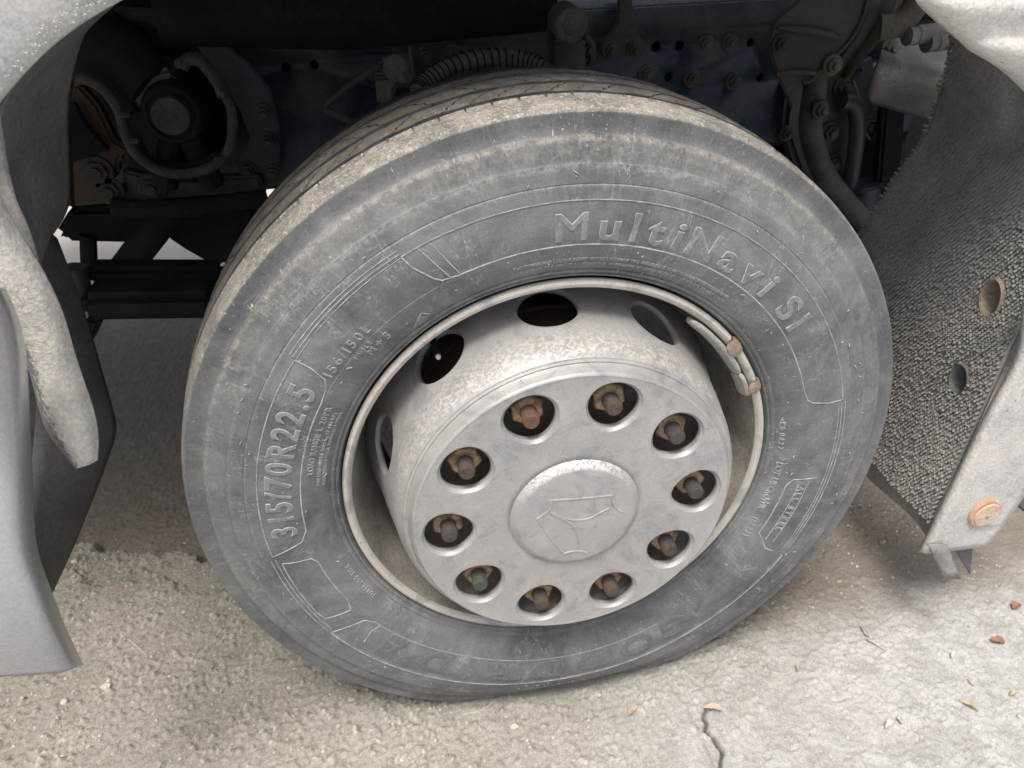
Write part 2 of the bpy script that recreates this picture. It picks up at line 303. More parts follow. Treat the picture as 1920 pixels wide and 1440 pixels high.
# annulus / cone with a ring of round holes: sector grid warped round each hole
def holed(name, prof, nh, ph, hs, ha, mat, parent, lipd=.006, sub=20, sharp=40, thick=.003, smax=9, dish=.0):
    """prof: [(r,y)] along s; hole centre at arc length hs, radius ha (m). Lip turned inwards by lipd."""
    P = [np.array(p, float) for p in prof]; L = [0.0]
    for a, b in zip(P, P[1:]): L.append(L[-1]+np.linalg.norm(b-a))
    def ev(s):
        s = min(max(s, 0), L[-1]); i = max(0, min(len(L)-2, int(np.searchsorted(L, s))-1)); t = (s-L[i])/(L[i+1]-L[i]); return P[i]*(1-t)+P[i+1]*t
    def nrm(s):
        d = ev(s+.002)-ev(s-.002); d /= np.linalg.norm(d); return np.array([-d[1], d[0]])
    rc = ev(hs)[0]; half = PI/nh; s0, s1 = hs-min(hs, rc*half), min(smax, hs+min(L[-1]-hs, rc*half))
    lo, hi = hs-ha*1.0, hs+ha*1.0
    V = []; F = []
    nb = 4*sub
    # rectangle boundary (u in angle*rc, s), same number of samples as the circle
    def rect(k, s0, s1):
        q, t = divmod(k, sub); t /= sub; w = rc*half
        return [(-w+2*w*t, s0), (w, s0+(s1-s0)*t), (w-2*w*t, s1), (-w, s1-(s1-s0)*t)][q]
    corner = math.atan2(s0-hs, -rc*half)
    for h in range(nh):
        th0 = ph+h*2*PI/nh; base = len(V); rings = []
        prs = [('lip', 1.0), ('lip', .5), ('c', ha*.985), ('c', ha*1.04), ('c', ha*1.085), ('c', ha*1.12), ('m', .2), ('m', .4), ('m', .6), ('m', .8), ('m', 1.0)]
        for kind, val in prs:
            ring = []
            for k in range(nb):
                bu, bs = rect(k, s0, s1); ang = math.atan2(bs-hs, bu)
                cu, cs = math.cos(ang), math.sin(ang)
                if kind == 'lip': u, s = cu*ha*.975, hs+cs*ha*.975
                elif kind == 'c': u, s = cu*val, hs+cs*val
                else:
                    e = ha*1.12; u, s = cu*e*(1-val)+bu*val, hs+(cs*e)*(1-val)+(bs-hs)*val
                r, y = ev(s); nn = nrm(s)
                off = 0
                if kind == 'lip': off = dish+lipd*val
                elif kind == 'c' and val > ha*1.05: off = 0
                elif dish and kind == 'c': off = dish if val < ha else dish*.62
                elif kind == 'c' and val > ha*1.0: off = -.0006
                r += nn[0]*off; y += nn[1]*off
                V.append(pol(r, th0-u/rc, y))
            rings.append(nb)
        for q in range(len(prs)-1):
            for k in range(nb):
                a = base+q*nb+k; b = base+q*nb+(k+1) % nb; F.append((a, b, b+nb, a+nb))
    ob = mk(name, V, F, mat, parent, True)
    extra = []
    bm = bmesh.new(); bm.from_mesh(ob.data)
    # rest of the profile beyond the sector rectangle
    def strip(ss):
        cols = nh*sub; rows = []
        for s in ss:
            r, y = ev(s); rows.append([bm.verts.new(pol(r, ph+half-2*PI*c/cols, y)) for c in range(cols)])
        for a, b in zip(rows, rows[1:]):
            for c in range(cols): bm.faces.new((a[c], a[(c+1) % cols], b[(c+1) % cols], b[c]))
    if s0 > 1e-4: strip(list(np.linspace(0, s0, 4)))
    if s1 < L[-1]-1e-4: strip([s1]+[l for l in L if l > s1+1e-4])
    bmesh.ops.remove_doubles(bm, verts=bm.verts, dist=.00015); bmesh.ops.recalc_face_normals(bm, faces=bm.faces)
    bm.to_mesh(ob.data); bm.free(); ob.data.polygons.foreach_set('use_smooth', [True]*len(ob.data.polygons)); ob.data.set_sharp_from_angle(angle=math.radians(sharp))
    if thick:
        md = ob.modifiers.new('Solidify', 'SOLIDIFY'); md.thickness = thick; md.offset = 0
    return ob
# steel disc (dome) with ten vents: this mesh is the wheel itself
disc_prof = [(.214, -.066), (.2225, -.0655), (.2275, -.060), (.2315, -.049), (.2345, -.035), (.2375, -.018), (.2415, .004), (.2465, .030), (.2515, .055), (.257, .080), (.262, .100), (.266, .115)]
wheel = holed('wheel', disc_prof, 10, math.radians(92.2), .1105, .0425, DISC, truck, lipd=.007, thick=.004)
wheel['label'] = 'dusty silver steel front wheel with round vents'
revolve('disc_face', [(.06, -.03), (.09, -.030), (.135, -.038), (.19, -.040), (.205, -.048), (.214, -.062), (.216, -.0655)], grime('dark_disc', (.10, .095, .085), (.2, .19, .17), .7), wheel, 120)
rimprof = [(.292, .016), (.2965, .008), (.3000, .001), (.3008, -.0045), (.2990, -.0085), (.2955, -.0098), (.2915, -.0082), (.2885, -.0035)]
revolve('rim_lip', rimprof, LIP, wheel, 240)
revolve('rim_barrel', [(.2885, -.0035), (.2868, .004), (.2850, .015), (.2835, .022), (.281, .045), (.277, .075), (.272, .100), (.266, .120), (.262, .135), (.255, .15), (.252, .20), (.270, .23), (.29, .25), (.30, .262)], BARR, wheel, 200)
# ---- tyre
def defo(x, y, z):
    q = .508**2-x*x
    if z > HZ-.25 or q <= 0: return (x, y, z)
    bot = math.sqrt(q); d = bot-HZ; am = .5*(d+math.sqrt(d*d+.022**2))-.0018
    if am <= 0: return (x, y, z)
    t = min(max((HZ-z-.30)/(bot-.30), 0), 1.2)
    k = max(0, am-.001)/(.508-HZ); b = .013*k*math.sin(PI*min(1, t))
    return (x, y-b if y < .125 else y+b, z+am*t**1.3)
grv = .0115
def crown(y): return .5085-.0035*((y-.125)/.08)**2
edges = [(.0455, .0560), (.0915, .1030), (.1470, .1585), (.1950, .2045)]
prof = list(half_prof)
for a, b in edges: prof += [(crown(a)-.0008, a), (crown(a)-grv, a+.0012), (crown(b)-grv, b-.0012), (crown(b)-.0095, b)] if b != .2045 else [(crown(a)-.0008, a), (crown(a)-grv, a+.0012), (crown(b)-grv, b-.0012), (crown(b), b)]
# under the block ribs the casing runs at groove-floor height
fix = []
for (r, y) in prof:
    if .050 < y < .2000 and r > crown(y)-.0098: r = crown(y)-.0095
    fix.append((r, y))
back = [(r, .25-y) for r, y in reversed(half_prof)]
prof = fix+[p for p in back if p[1] > .2046]
tyre = revolve('tyre', prof, RUB, wheel, 540, deform=defo, sharp=30)
tyre['label'] = 'dusty grey worn tyre'
# ribs of tread blocks parted by zigzag sipes
def rib(y0, y1, pitch, ph, slant, name='tread_rib'):
    MI = []
    nb = int(round(2*PI/math.radians(pitch))); V = []; F = []; U = []; nw = 6; nt_ = 4
    zz = [0, .35, -.05, .45, .15, .6, .5]
    for k in range(nb):
        for pp in (0,):
            g0 = .0022 if k % 2 == 0 else .0010; g1 = .0022 if (k+1) % 2 == 0 else .0010
            base = len(V); fb = len(F); rj = random.uniform(-.0004, .0003)
            for lev in (0, 1):
                for i in range(nw+1):
                    w = i/nw; y = y0+(y1-y0)*w
                    sh = slant*(w+(zz[i]-.3)*.35)
                    ta = ph+2*PI*k/nb+sh+g0/2/.505; tb = ph+2*PI*(k+1)/nb+sh-g1/2/.505
                    for j in range(nt_+1):
                        th = ta+(tb-ta)*j/nt_; r = crown(y)+rj
                        yy = y
                        if i == 0: yy += .0016*math.sin(th*nb*.5)+.001
                        if i == nw: yy -= .0016*math.sin(th*nb*.5+1)+.001
                        if i in (0, nw) or j in (0, nt_): r -= .0009
                        if lev: r = crown(y)-.0115
                        V.append(defo(*pol(r, th, yy))); U.append((th*.45, .30+yy))
            m = nt_+1; K = (nw+1)*m
            for i in range(nw):
                for j in range(nt_): a = base+i*m+j; F.append((a, a+1, a+m+1, a+m)); MI.append(0)
            for i in range(nw):
                for j in (0, nt_): a = base+i*m+j; F.append((a, a+m, a+m+K, a+K)); MI.append(1)
            for j in range(nt_):
                for i in (0, nw): a = base+i*m+j; F.append((a, a+1, a+1+K, a+K)); MI.append(2)
    o = mk(name, V, F, [TRD, GROOVE, WALL], wheel, True, U); o.data.polygons.foreach_set('material_index', MI)
    bm = bmesh.new(); bm.from_mesh(o.data); bmesh.ops.recalc_face_normals(bm, faces=bm.faces); bm.to_mesh(o.data); bm.free()
    o.data.polygons.foreach_set('use_smooth', [True]*len(o.data.polygons)); o.data.set_sharp_from_angle(angle=math.radians(40)); return o
rib(.0560, .0915, 3.46, .00, -.050); rib(.1030, .1470, 3.46, .02, .055); rib(.1585, .1950, 3.46, .035, -.05)
mb = MB()                                # notches cut in the shoulder rib edge
for k in range(104):
    th = 2*PI*k/104+.013
    p = [pol(.5045, th, .034), pol(.5052, th, .0452), pol(.5052, th+.0042, .0452), pol(.5045, th+.0018, .034)]
    q = [defo(*x) for x in p]; mb.add([np.array(x)+np.array((math.cos(th), 0, math.sin(th)))*.0004 for x in q], [(0, 1, 2, 3)])
mb.build('shoulder_notch', GROOVE, wheel)['kind'] = 'stuff'
# ---- surface height of the sidewall
hp = np.array([(r, y) for r, y in half_prof if r > .303])
def side(r): return float(np.interp(r, hp[:, 0], hp[:, 1]))
def sw(r, deg, h=0.0): return defo(*pol(r, math.radians(deg), side(r)-h))
def ridge(path, w=.0011, h=.0008, name='sidewall_line', mat=LINE, parent=None):
    """raised thin line over [(r, deg)] on the sidewall"""
    dense = []
    for (r0, a0), (r1, a1) in zip(path, path[1:]):
        k = max(1, int(math.hypot((r1-r0), math.radians(a1-a0)*.38)/.004))
        dense += [(r0+(r1-r0)*i/k, a0+(a1-a0)*i/k) for i in range(k)]
    dense.append(path[-1]); V = []; F = []
    for i, (r, a) in enumerate(dense):
        r0, a0 = dense[max(0, i-1)]; r1, a1 = dense[min(len(dense)-1, i+1)]
        dx, dy = math.radians(a1-a0)*r, r1-r0; L = math.hypot(dx, dy) or 1; nx, ny = -dy/L, dx/L
        for off, hh in ((-w, -.0003), (-w*.35, h), (w*.35, h), (w, -.0003)):
            V.append(sw(r+ny*off, a+math.degrees(nx*off/r), hh))
        if i:
            b = (i-1)*4
            for j in range(3): F.append((b+j, b+j+1, b+j+5, b+j+4))
    return mk(name, V, F, mat, parent or wheel, True)
def arc(r, a0, a1, n=2): return [(r, a0+(a1-a0)*i/n) for i in range(n+1)]
# lettered bands
ridge(arc(.4060, 117.5, 12.0, 30)+[(.385, 12.4), (.362, 13.6), (.3560, 14.6), (.3530, 17.5)]+arc(.3530, 19, 108, 30)+[(.3535, 111), (.3570, 113.8), (.365, 115.0), (.39, 117.0), (.406, 117.5)])
ridge([(.3545, 110.4), (.4055, 112.6)], .0009)
ridge([(.3545, 112.2), (.4055, 114.6)], .0009)
ridge(arc(.4060, 142.4, 186.8, 14)+[(.39, 186.0), (.362, 184.6), (.3535, 182.0)]+arc(.3530, 180, 149, 10)+[(.3560, 145.2), (.3640, 143.4), (.385, 142.4), (.406, 142.4)])
for r in (.4050, .4095, .4140): ridge(arc(r, 117.5, 142.0, 8), .0008, .0006)
for r in (.4000, .4050, .4100): ridge(arc(r, 11.5, -28, 10), .0008, .0006)
for r in (.4040, .4100): ridge(arc(r, 187.5, 210, 6), .0008, .0006)
ridge(arc(.4100, 211, 330, 30)); ridge([(.4100, 211.0), (.385, 211.8), (.3600, 213.2), (.3530, 216.0)]+arc(.3530, 218, 296, 20))
ridge([(.3540, 217.6), (.3680, 217.0), (.3900, 218.0)], .0009)
ridge([(.3980, 188.9), (.3600, 189.8), (.3540, 191.5), (.3530, 205.5), (.3600, 208.4), (.3970, 206.8), (.3990, 204.5), (.3980, 188.9)])
ridge([(.3900, -7.5), (.3520, -8.5), (.3450, -10.5), (.3450, -26), (.3700, -29.5), (.3850, -29.5)]); ridge([(.3620, -9.5), (.3600, -27)], .0008); ridge([(.3760, -9.5), (.3740, -27)], .0008)
# raised lettering
FC = bpy.data.curves.new('lettering', 'FONT')
def glyph(ch, size, bold, ext, bev):
    c = bpy.data.curves.new('g', 'FONT'); c.body = ch; c.size = size; c.offset = bold; c.extrude = ext; c.bevel_depth = bev; c.bevel_resolution = 0
    c.align_x = 'CENTER'; c.resolution_u = 4
    o = bpy.data.objects.new('g', c); S.collection.objects.link(o); dg = bpy.context.evaluated_depsgraph_get(); dg.update()
    me = bpy.data.meshes.new_from_object(o.evaluated_get(dg)); bpy.data.objects.remove(o); bpy.data.curves.remove(c)
    v = [tuple(q.co) for q in me.vertices]; f = [tuple(p.vertices) for p in me.polygons]; nz = [p.normal.z for p in me.polygons]
    bpy.data.meshes.remove(me); return v, f, nz
def lett(chars, r0, cap, name='raised_letter', sx=1.0, bold=.02, h=.0013, flip=False, slope=0.0, join=False, edge=LINE, face=LETT, surf=None):
    """chars: [(char, centre degree)], r0 baseline radius, tops outward"""
    size = cap/.73; JV, JF, JM = [], [], []
    for ch, deg in chars:
        v, f, nz = glyph(ch, size, (bold if ch != 'M' else 0)*size, .0001, .00080 if not join else .0004)
        if not v: continue
        zmax = max(p[2] for p in v); zmin = min(p[2] for p in v); keep = [i for i, q in enumerate(nz) if q > -.5]
        V = []
        for x, y, z in v:
            x = x*sx+slope*y; t = (z-zmin)/(zmax-zmin+1e-9); hh = -.0004+t*(h+.0004)
            r = r0+y; V.append((surf or sw)(r, deg-math.degrees(x/(r0+cap/2)), hh))
        F = [f[i] for i in keep]; MI = [0 if nz[i] > .9 else 1 for i in keep]
        if join:
            n = len(JV); JV += V; JF += [tuple(i+n for i in q) for q in F]; JM += MI
        else:
            o = mk(name, V, F, [face, edge], wheel, False); o.data.polygons.foreach_set('material_index', MI)
    if join:
        o = mk(name, JV, JF, [face, edge], wheel, False); o.data.polygons.foreach_set('material_index', JM)
def line(txt, mid, r, cap, sp=1.0, **k):
    w = {'I': .45, '1': .62, ' ': .5, '.': .4, ',': .4, '/': .55, ':': .4, '-': .5, 'M': 1.2, 'W': 1.3, '(': .5, ')': .5}
    ws = [w.get(c, .95)*cap*sp for c in txt]; tot = sum(ws); a = -tot/2; out = []
    for c, q in zip(txt, ws): out.append((c, mid-math.degrees((a+q/2)/(r+cap/2)))); a += q
    lett([x for x in out if x[0] != ' '], r, cap, name='sidewall_text', join=True, **k)
lett([('M', 89.2), ('u', 82.3), ('l', 77.7), ('t', 73.6), ('i', 69.2), ('N', 64.0), ('a', 57.6), ('v', 51.8), ('i', 46.7), ('S', 39.6), ('1', 35.2)], .3600, .0345, sx=1.20, bold=.014)
lett([('3', 180.9), ('1', 177.6), ('5', 174.5), ('/', 171.7), ('7', 168.8), ('0', 165.2), ('R', 161.1), ('2', 157.2), ('2', 153.5), ('.', 150.5), ('5', 147.7)], .3650, .0330, sx=.90, bold=.010)
lett([('G', -60), ('O', -70.8), ('O', -82.3), ('D', -94.6), ('R', -106.0), ('I', -114.2), ('D', -123.0), ('E', -134.8)], .3585, .0400, sx=1.40, bold=.022, slope=.12, edge=grime('faint_letter_edge', (.17, .17, .17), (.11, .11, .11), .8), face=grime('faint_letter_face', (.120, .127, .132), (.18, .18, .18), .8))
line('156/150L', 136.3, .3585, .0125, 1.05, bold=.01); line('M+S', 131.6, .3340, .0110, 1.2, bold=.01); line('SINGLE', 134.5, .3460, .0050, 1.2, bold=0)
line('LOAD RANGE L 20PR', 158.2, .3385, .0072, 1.0, bold=.01); line('TUBELESS TIRE', -156.5, .3225, .0062, 1.1, bold=.01)
line('MAX LOAD SINGLE 4000 kg AT 900 kPa', 160.5, .3290, .0040, 1.0, bold=0); line('PLIES TREAD 5 STEEL SIDEWALL 1 STEEL', 160.5, .3225, .0038, 1.0, bold=0)
line('DOT UKCKOWR', -11.6, .3235, .0085, 1.0, bold=.01); line('(1223)', -25.5, .3260, .0085, 1.0, bold=.01); line('E4 0027', 4.5, .3210, .0065, 1.3, bold=.0)
line('ALL STEEL', -17.0, .3635, .0095, 1.15, bold=.01)
line('SAFETY WARNING: SERIOUS INJURY MAY RESULT FROM TIRE FAILURE DUE TO UNDERINFLATION OR OVERLOADING', 76, .3315, .0036, .98, bold=0)
line('EXPLOSION OF TIRE AND RIM ASSEMBLY DUE TO IMPROPER MOUNTING. NEVER EXCEED 900 kPa TO SEAT BEADS', 76, .3240, .0036, .98, bold=0)
ridge([(.3205, 7.9), (.3235, 10.2), (.3265, 7.9), (.3235, 5.9), (.3205, 7.9)], .0007)
# mountain and snowflake emblem
ridge([(.3330, 121.0), (.3200, 124.6), (.3240, 119.8), (.3330, 121.0)], .0008); ridge([(.3240, 122.8), (.3285, 121.4)], .0007); ridge([(.3255, 121.1), (.3265, 123.0)], .0007)
bpy.data.curves.remove(FC)
# vent spew nibs: short rubber hairs and nubs
mb = MB()
for k in range(120):
    r = random.choice([.4185, .4300, .4400, .345, .318, .335])+random.uniform(-.003, .003); a = random.uniform(0, 360)
    p = np.array(sw(r, a, 0)); q = np.array(sw(r+random.uniform(.001, .004)*random.choice((-1, 1)), a+random.uniform(-.6, .6), random.uniform(.0012, .0025)))
    mb.tube([p, q], random.uniform(.0005, .0009), 5)
mb.build('spew_nib', LINE, wheel)['kind'] = 'stuff'
# ---- hub cover with ten stud holes
PH = math.radians(109.71); CY = -.083
cov = [(.0870, CY), (.120, CY), (.150, CY), (.200, CY+.0002), (.2095, CY-.0003), (.2112, CY-.0008), (.2130, CY+.0002), (.2140, CY+.0026), (.2165, CY+.0090), (.2188, CY+.0140), (.2198, CY+.0150), (.2218, CY+.0146), (.2236, CY+.0160), (.2242, CY+.0195)]
cover = holed('hub_cover', cov, 10, PH, .1675-.087, .0338, SILV, wheel, lipd=.0065, thick=.0022, smax=.1212, dish=.0042)
cover['label'] = 'pressed silver hub cover'
boss = [(.0870, CY), (.0890, CY+.0002), (.0882, CY-.0006), (.0868, CY-.0022), (.0800, CY-.0082), (.0780, CY-.0094), (.0750, CY-.0101), (.05, CY-.0104), (.02, CY-.0106), (.0005, CY-.0106)]
revolve('centre_cap', boss, CAPM, wheel, 120)
# emblem: thin raised lines on the cap
def capt(px, py): p = at(px, py, CY-.0104); return p
def ezm(x, y): return capt(940+x/6.4, 860+y/6.4)
em = [[(600, 500), (850, 485), (1100, 462), (1335, 440)], [(1315, 435), (1325, 500), (1360, 570), (1405, 615), (1460, 640)], [(600, 490), (605, 550), (580, 610), (520, 660), (430, 722)],
      [(430, 722), (540, 890), (640, 1020), (748, 1142)], [(748, 1142), (850, 1112), (940, 1106), (1025, 1128)], [(575, 642), (690, 690), (790, 722), (890, 735), (1000, 728), (1100, 695), (1200, 640), (1300, 590)],
      [(575, 652), (690, 705), (790, 755), (860, 815), (900, 900), (925, 990), (915, 1090)]]
mb = MB()
for i, path in enumerate(em):
    P = smoothpath([ezm(*q) for q in path], 5); d = np.array((0, .0003 if i < 7 else .0009, 0)); mb.tube([p+d for p in P], .0017, 8)
mb.build('emblem', SILV, wheel)
# ---- nuts and studs
def nutmesh():
    mb = MB(); R = .0392/math.sqrt(3); n = 6
    lay = [(.0160, .86), (.0140, .97), (.0125, 1.0), (-.006, 1.0)]; V = []
    for y, k in lay: V += [(R*k*math.cos(PI/3*j), -y, R*k*math.sin(PI/3*j)) for j in range(n)]
    F = [(i*n+j, i*n+(j+1) % n, (i+1)*n+(j+1) % n, (i+1)*n+j) for i in range(3) for j in range(n)]+[tuple(range(n))[::-1]]
    mb.add(V, F); mb.tube([(0, .014, 0), (0, .008, 0), (0, .004, 0), (0, -.0005, 0)], [.0255, .0255, .0215, .0205], 24); return mb
nut0 = nutmesh().build('lug_nut', NUT, wheel, bevel=.0004)
sb = MB(); pr = [(.01, .0118), (-.004, .0104)]+[(-.004-.0016*k, .0109 if k % 2 else .0092) for k in range(1, 17)]+[(-.0312, .0098), (-.0325, .0088)]
sb.tube([(0, y, 0) for y, r in pr], [r for y, r in pr], 20); stud0 = sb.build('wheel_stud', STUD, wheel, sharp=50)
wb = MB(); wb.tube([(0, -.0158, 0), (0, -.0168, 0)], [.0152, .0148], 24); wash0 = wb.build('nut_washer', STUD, nut0)
for i in range(10):
    a = PH-i*2*PI/10
    for src, y in ((nut0, -.0475), (stud0, -.0560)):
        o = src if i == 0 else src.copy()
        if i: S.collection.objects.link(o); o.parent = wheel
        o.location = pol(.1675, a, y); o.rotation_euler = (0, random.uniform(0, 1.04), 0)
        if src is stud0:
            if i == 0: pass
            if i == 7: o.data = stud0.data.copy(); o.data.materials[0] = STUDG; o['label'] = 'stud with a green end'
    if i == 0: first = stud0
wash = wash0; bpy.data.objects.remove(wash0)
q = stud0.data.copy(); q.materials[0] = STUDR; stud0.data = q; stud0['label'] = 'stud with bright orange rust'
# ---- balance weights and their clips
def arcbar(name, a0, a1, sec, mat, n=16, taper=1, parent=wheel):
    V = []; F = []; m = len(sec)
    for i in range(n+1):
        t = i/n; a = math.radians(a0+(a1-a0)*t); e = 1-max(0, 1-min(t, 1-t)*n/1.5)*.3*taper; cr = sum(s[0] for s in sec)/m; cy = sum(s[1] for s in sec)/m
        V += [pol(cr+(r-cr)*e, a, cy+(y-cy)*e) for r, y in sec]
    for i in range(n):
        for k in range(m): F.append((i*m+k, i*m+(k+1) % m, (i+1)*m+(k+1) % m, (i+1)*m+k))
    F += [tuple(range(m)), tuple(n*m+k for k in range(m))[::-1]]
    b = MB(); b.add(V, F); return b.build(name, mat, parent, bevel=.0012)
w1 = arcbar('balance_weight', 52.5, 28.6, [(.2865, -.011), (.2810, -.0115), (.2755, -.002), (.2735, .010), (.283, .014)], LEAD)
w2 = arcbar('balance_weight', 28.0, 19.6, [(.2867, -.009), (.2815, -.010), (.2760, .001), (.2740, .012), (.283, .015)], LEAD)
CS = [(.2835, -.0135), (.2900, -.0150), (.2970, -.0140), (.3030, -.0095), (.3045, -.003), (.3030, -.001), (.300, -.0105), (.2900, -.0110)]
arcbar('weight_clip', 40.0, 35.0, CS, CLIP, 6); arcbar('weight_clip', 24.3, 20.8, CS, CLIP, 6)
w1['label'] = 'long grey balance weight'; w2['label'] = 'short grey balance weight'
# stamped marks inside the barrel
# valve stem
vp = at(820, 664, .012); vq = at(808, 628, .055)
mb = MB(); mb.tube([vq, vq*.35+vp*.65, vp], [.0048, .0045, .0042], 12); mb.tube([vp, vp+(vp-vq)*.12], [.0050, .0044], 14); mb.build('valve_stem', BLACK, wheel)
mb = MB(); mb.tube([vp+(vp-vq)*.10, vp+(vp-vq)*.18], [.0036, .0030], 12); mb.build('valve_core', LEAD, wheel)
# hub and drum behind the disc
revolve('wheel_hub', [(.001, -.060), (.075, -.058), (.085, -.045), (.088, -.02), (.14, .0), (.145, .05)], BROWN, wheel, 60)
revolve('brake_drum', [(.14, .04), (.195, .045), (.207, .055), (.210, .10), (.214, .102), (.214, .115), (.209, .12), (.209, .24), (.15, .26)], RUSTY, wheel, 90)

# ------------------------------------------------------------------ chassis behind the wheel
def boltat(parent, px, py, Y, R=.013, mat=NAVYD, name='bolt', L=.014):
    p = at(px, py, Y); mb = MB()
    mb.tube([p+np.array((0, .002, 0)), p+np.array((0, -.003, 0))], R*1.35, 20)
    mb.tube([p+np.array((0, -.003, 0)), p+np.array((0, -.003-L*.7, 0))], R, 6)
    mb.tube([p+np.array((0, -.003-L*.7, 0)), p+np.array((0, -.003-L*1.3, 0))], R*.55, 12); return mb.build(name, mat, parent, bevel=.0008)
# frame rail, C-section, with real bolt holes
RY = .70; zt, zb = .984, .705
mb = MB(); x0, x1 = -1.35, 2.6
mb.box((x0, RY, zb+.002), (x1, RY+.008, zt-.002)).box((x0, RY+.0002, zt-.010), (x1, RY+.078, zt)).box((x0, RY+.0002, zb), (x1, RY+.078, zb+.010))
RAILM = grime('rail_paint', (.022, .032, .055), (.105, .105, .10), .45, amt=(.42, .68), big=9)
rail = MB().box((x0, RY, zb), (x1, RY+.009, zt)).build('frame_rail', RAILM, truck, bevel=.0)
cut = MB()
for px, py, rr in ((536, 127, .0085), (589, 122, .0085), (1230, 88, .010), (1275, 86, .010), (1255, 145, .010), (1408, 80, .009), (1426, 146, .009), (700, 160, .008)):
    p = at(px, py, RY); cut.tube([p+np.array((0, -.03, 0)), p+np.array((0, .03, 0))], rr, 18)
co = cut.build('cutter', NAVY); md = rail.modifiers.new('b', 'BOOLEAN'); md.object = co; md.operation = 'DIFFERENCE'; md.solver = 'EXACT'
dg = bpy.context.evaluated_depsgraph_get(); me = bpy.data.meshes.new_from_object(rail.evaluated_get(dg)); rail.modifiers.clear(); rail.data = me; bpy.data.objects.remove(co)
fl = MB().box((x0, RY-.0015, zt-.012), (x1, RY+.08, zt+.007)); fl.build('rail_flange', grime('rail_top_lit', (.16, .18, .22), (.30, .31, .32), .35, big=10), rail, bevel=.009, seg=4)  # top flange kept pale, sky light from behind painted into its colour
MB().box((x0, RY+.003, zb-.007), (x1, RY+.08, zb)).build('rail_flange', NAVY, rail, bevel=.003)
for px, py in ((1322, 82), (1368, 80), (1297, 148), (1213, 138), (1375, 152)): boltat(rail, px, py, RY-.001, .0125, OLIVE)
MB().box((x0, 1.55, zb), (x1, 1.56, zt)).box((x0, 1.48, zt-.008), (x1, 1.55, zt)).build('frame_rail', NAVY, truck)
# dark beam over the rail (cab tilt beam) and cab floor
def slab(pts, Y, d, name, mat, bevel=.003, parent=truck):
    return MB().prism([at(px, py, Y) for px, py in pts], (0, d, 0)).build(name, mat, parent, bevel=bevel)
mb = MB(); mb.tube([at(300, 8, .60), at(640, 18, .60), at(1030, -14, .60)], [.060, .062, .060], 24); mb.build('cross_tube', BLACK, truck)
slab([(370, 86), (640, 66), (900, 52), (1032, 20), (1032, -60), (340, -60)], .655, .04, 'cab_beam', BLACK, .008)
# small pads on the beam
slab([(805, 40), (880, 36), (882, 50), (806, 54)], .648, .02, 'pad', NAVYD, .003)
slab([(470, 66), (540, 62), (540, 68), (462, 76)], .640, .02, 'pad', BLACK, .002)
# curved bracket plate, upper left
br = slab([(318, -20), (372, -20), (408, 70), (468, 120), (506, 165), (524, 235), (526, 330), (470, 372), (440, 300), (470, 262), (448, 205), (398, 130), (352, 62)], .635, .012, 'bracket_plate', NAVY, .003)
for px, py in ((494, 213), (503, 265), (465, 320), (511, 325)): boltat(br, px, py, .634, .013)
for px, py, R in ((372, 50, .005), (380, 68, .0045)): boltat(br, px, py, .634, R, OLIVE, L=.004)
# steering gear: round cap, housing, webs
sg = MB(); c = at(322, 216, .52)
sg.tube([c+np.array((0, .18, 0)), c+np.array((0, .02, 0)), c+np.array((0, .004, 0))], [.052, .050, .045], 32)
sg.tube([at(150, 60, .62), at(230, 110, .60), at(290, 170, .57)], [.060, .056, .045], 20)
for pa, pb in (((322, 240), (310, 345)), ((345, 240), (400, 345)), ((300, 200), (215, 130))): sg.tube([at(*pa, .56), at(*pb, .58)], [.018, .022], 10)
gear = sg.build('steering_gear', BLACK, truck)
mb = MB(); mb.tube([c+np.array((0, .012, 0)), c+np.array((0, -.006, 0)), c+np.array((0, -.010, 0))], [.0305, .0298, .028], 36); mb.build('gear_cap', MURK, gear)
mb = MB()
ring = [c+np.array((math.cos(t)*.040, .004, math.sin(t)*.040)) for t in np.linspace(0, 2*PI, 49)]; mb.tube(ring, .0035, 8, caps=False); mb.build('gear_ring', BLACK, gear)
MB().prism([at(x, y, .545) for x, y in ((255, 150), (285, 135), (318, 125), (332, 140), (322, 165), (300, 190), (272, 210), (245, 195), (240, 170))], (0, .06, 0)).build('gear_housing', NAVYD, gear, bevel=.008)
slab([(300, 320), (330, 245), (350, 245), (405, 320), (400, 345), (305, 345)], .60, .05, 'gear_foot', BLACK, .008)
slab([(355, 175), (430, 165), (440, 260), (400, 300), (360, 250)], .64, .05, 'gear_side', BLACK, .008, gear); boltat(gear, 397, 208, .638, .013, BLACK)
# pipes above the steering gear
for (a, b, R) in (((200, 22), (330, 30), .011), ((225, 65), (345, 62), .014), ((230, 42), (330, 38), .020), ((245, 88), (350, 75), .018)):
    mb = MB(); mb.tube(smoothpath([at(*a, .66), at((a[0]+b[0])/2, (a[1]+b[1])/2+2, .655), at(*b, .65)], 5), R, 14); mb.build('air_pipe', NAVY, truck)
def hose(name, pts, R, mat, ripple=.12, step=5, n=12, parent=truck, Y=None):
    P = smoothpath([at(*p) for p in pts], step); mb = MB(); mb.tube(P, R, n, ripple=ripple); return mb.build(name, mat, parent, sharp=60)
h1 = hose('steering_hose', [(342, 127, .50), (352, 112, .50), (372, 112, .50), (392, 132, .505), (410, 158, .51), (418, 178, .52)], .0095, MURK, .06, 7)
slab([(322, 116), (338, 108), (346, 122), (330, 132)], .49, .02, 'hose_fitting', MURK, .003, h1)
slab([(407, 172), (421, 170), (423, 180), (411, 184)], .495, .02, 'hose_fitting', OLIVE, .002, h1)
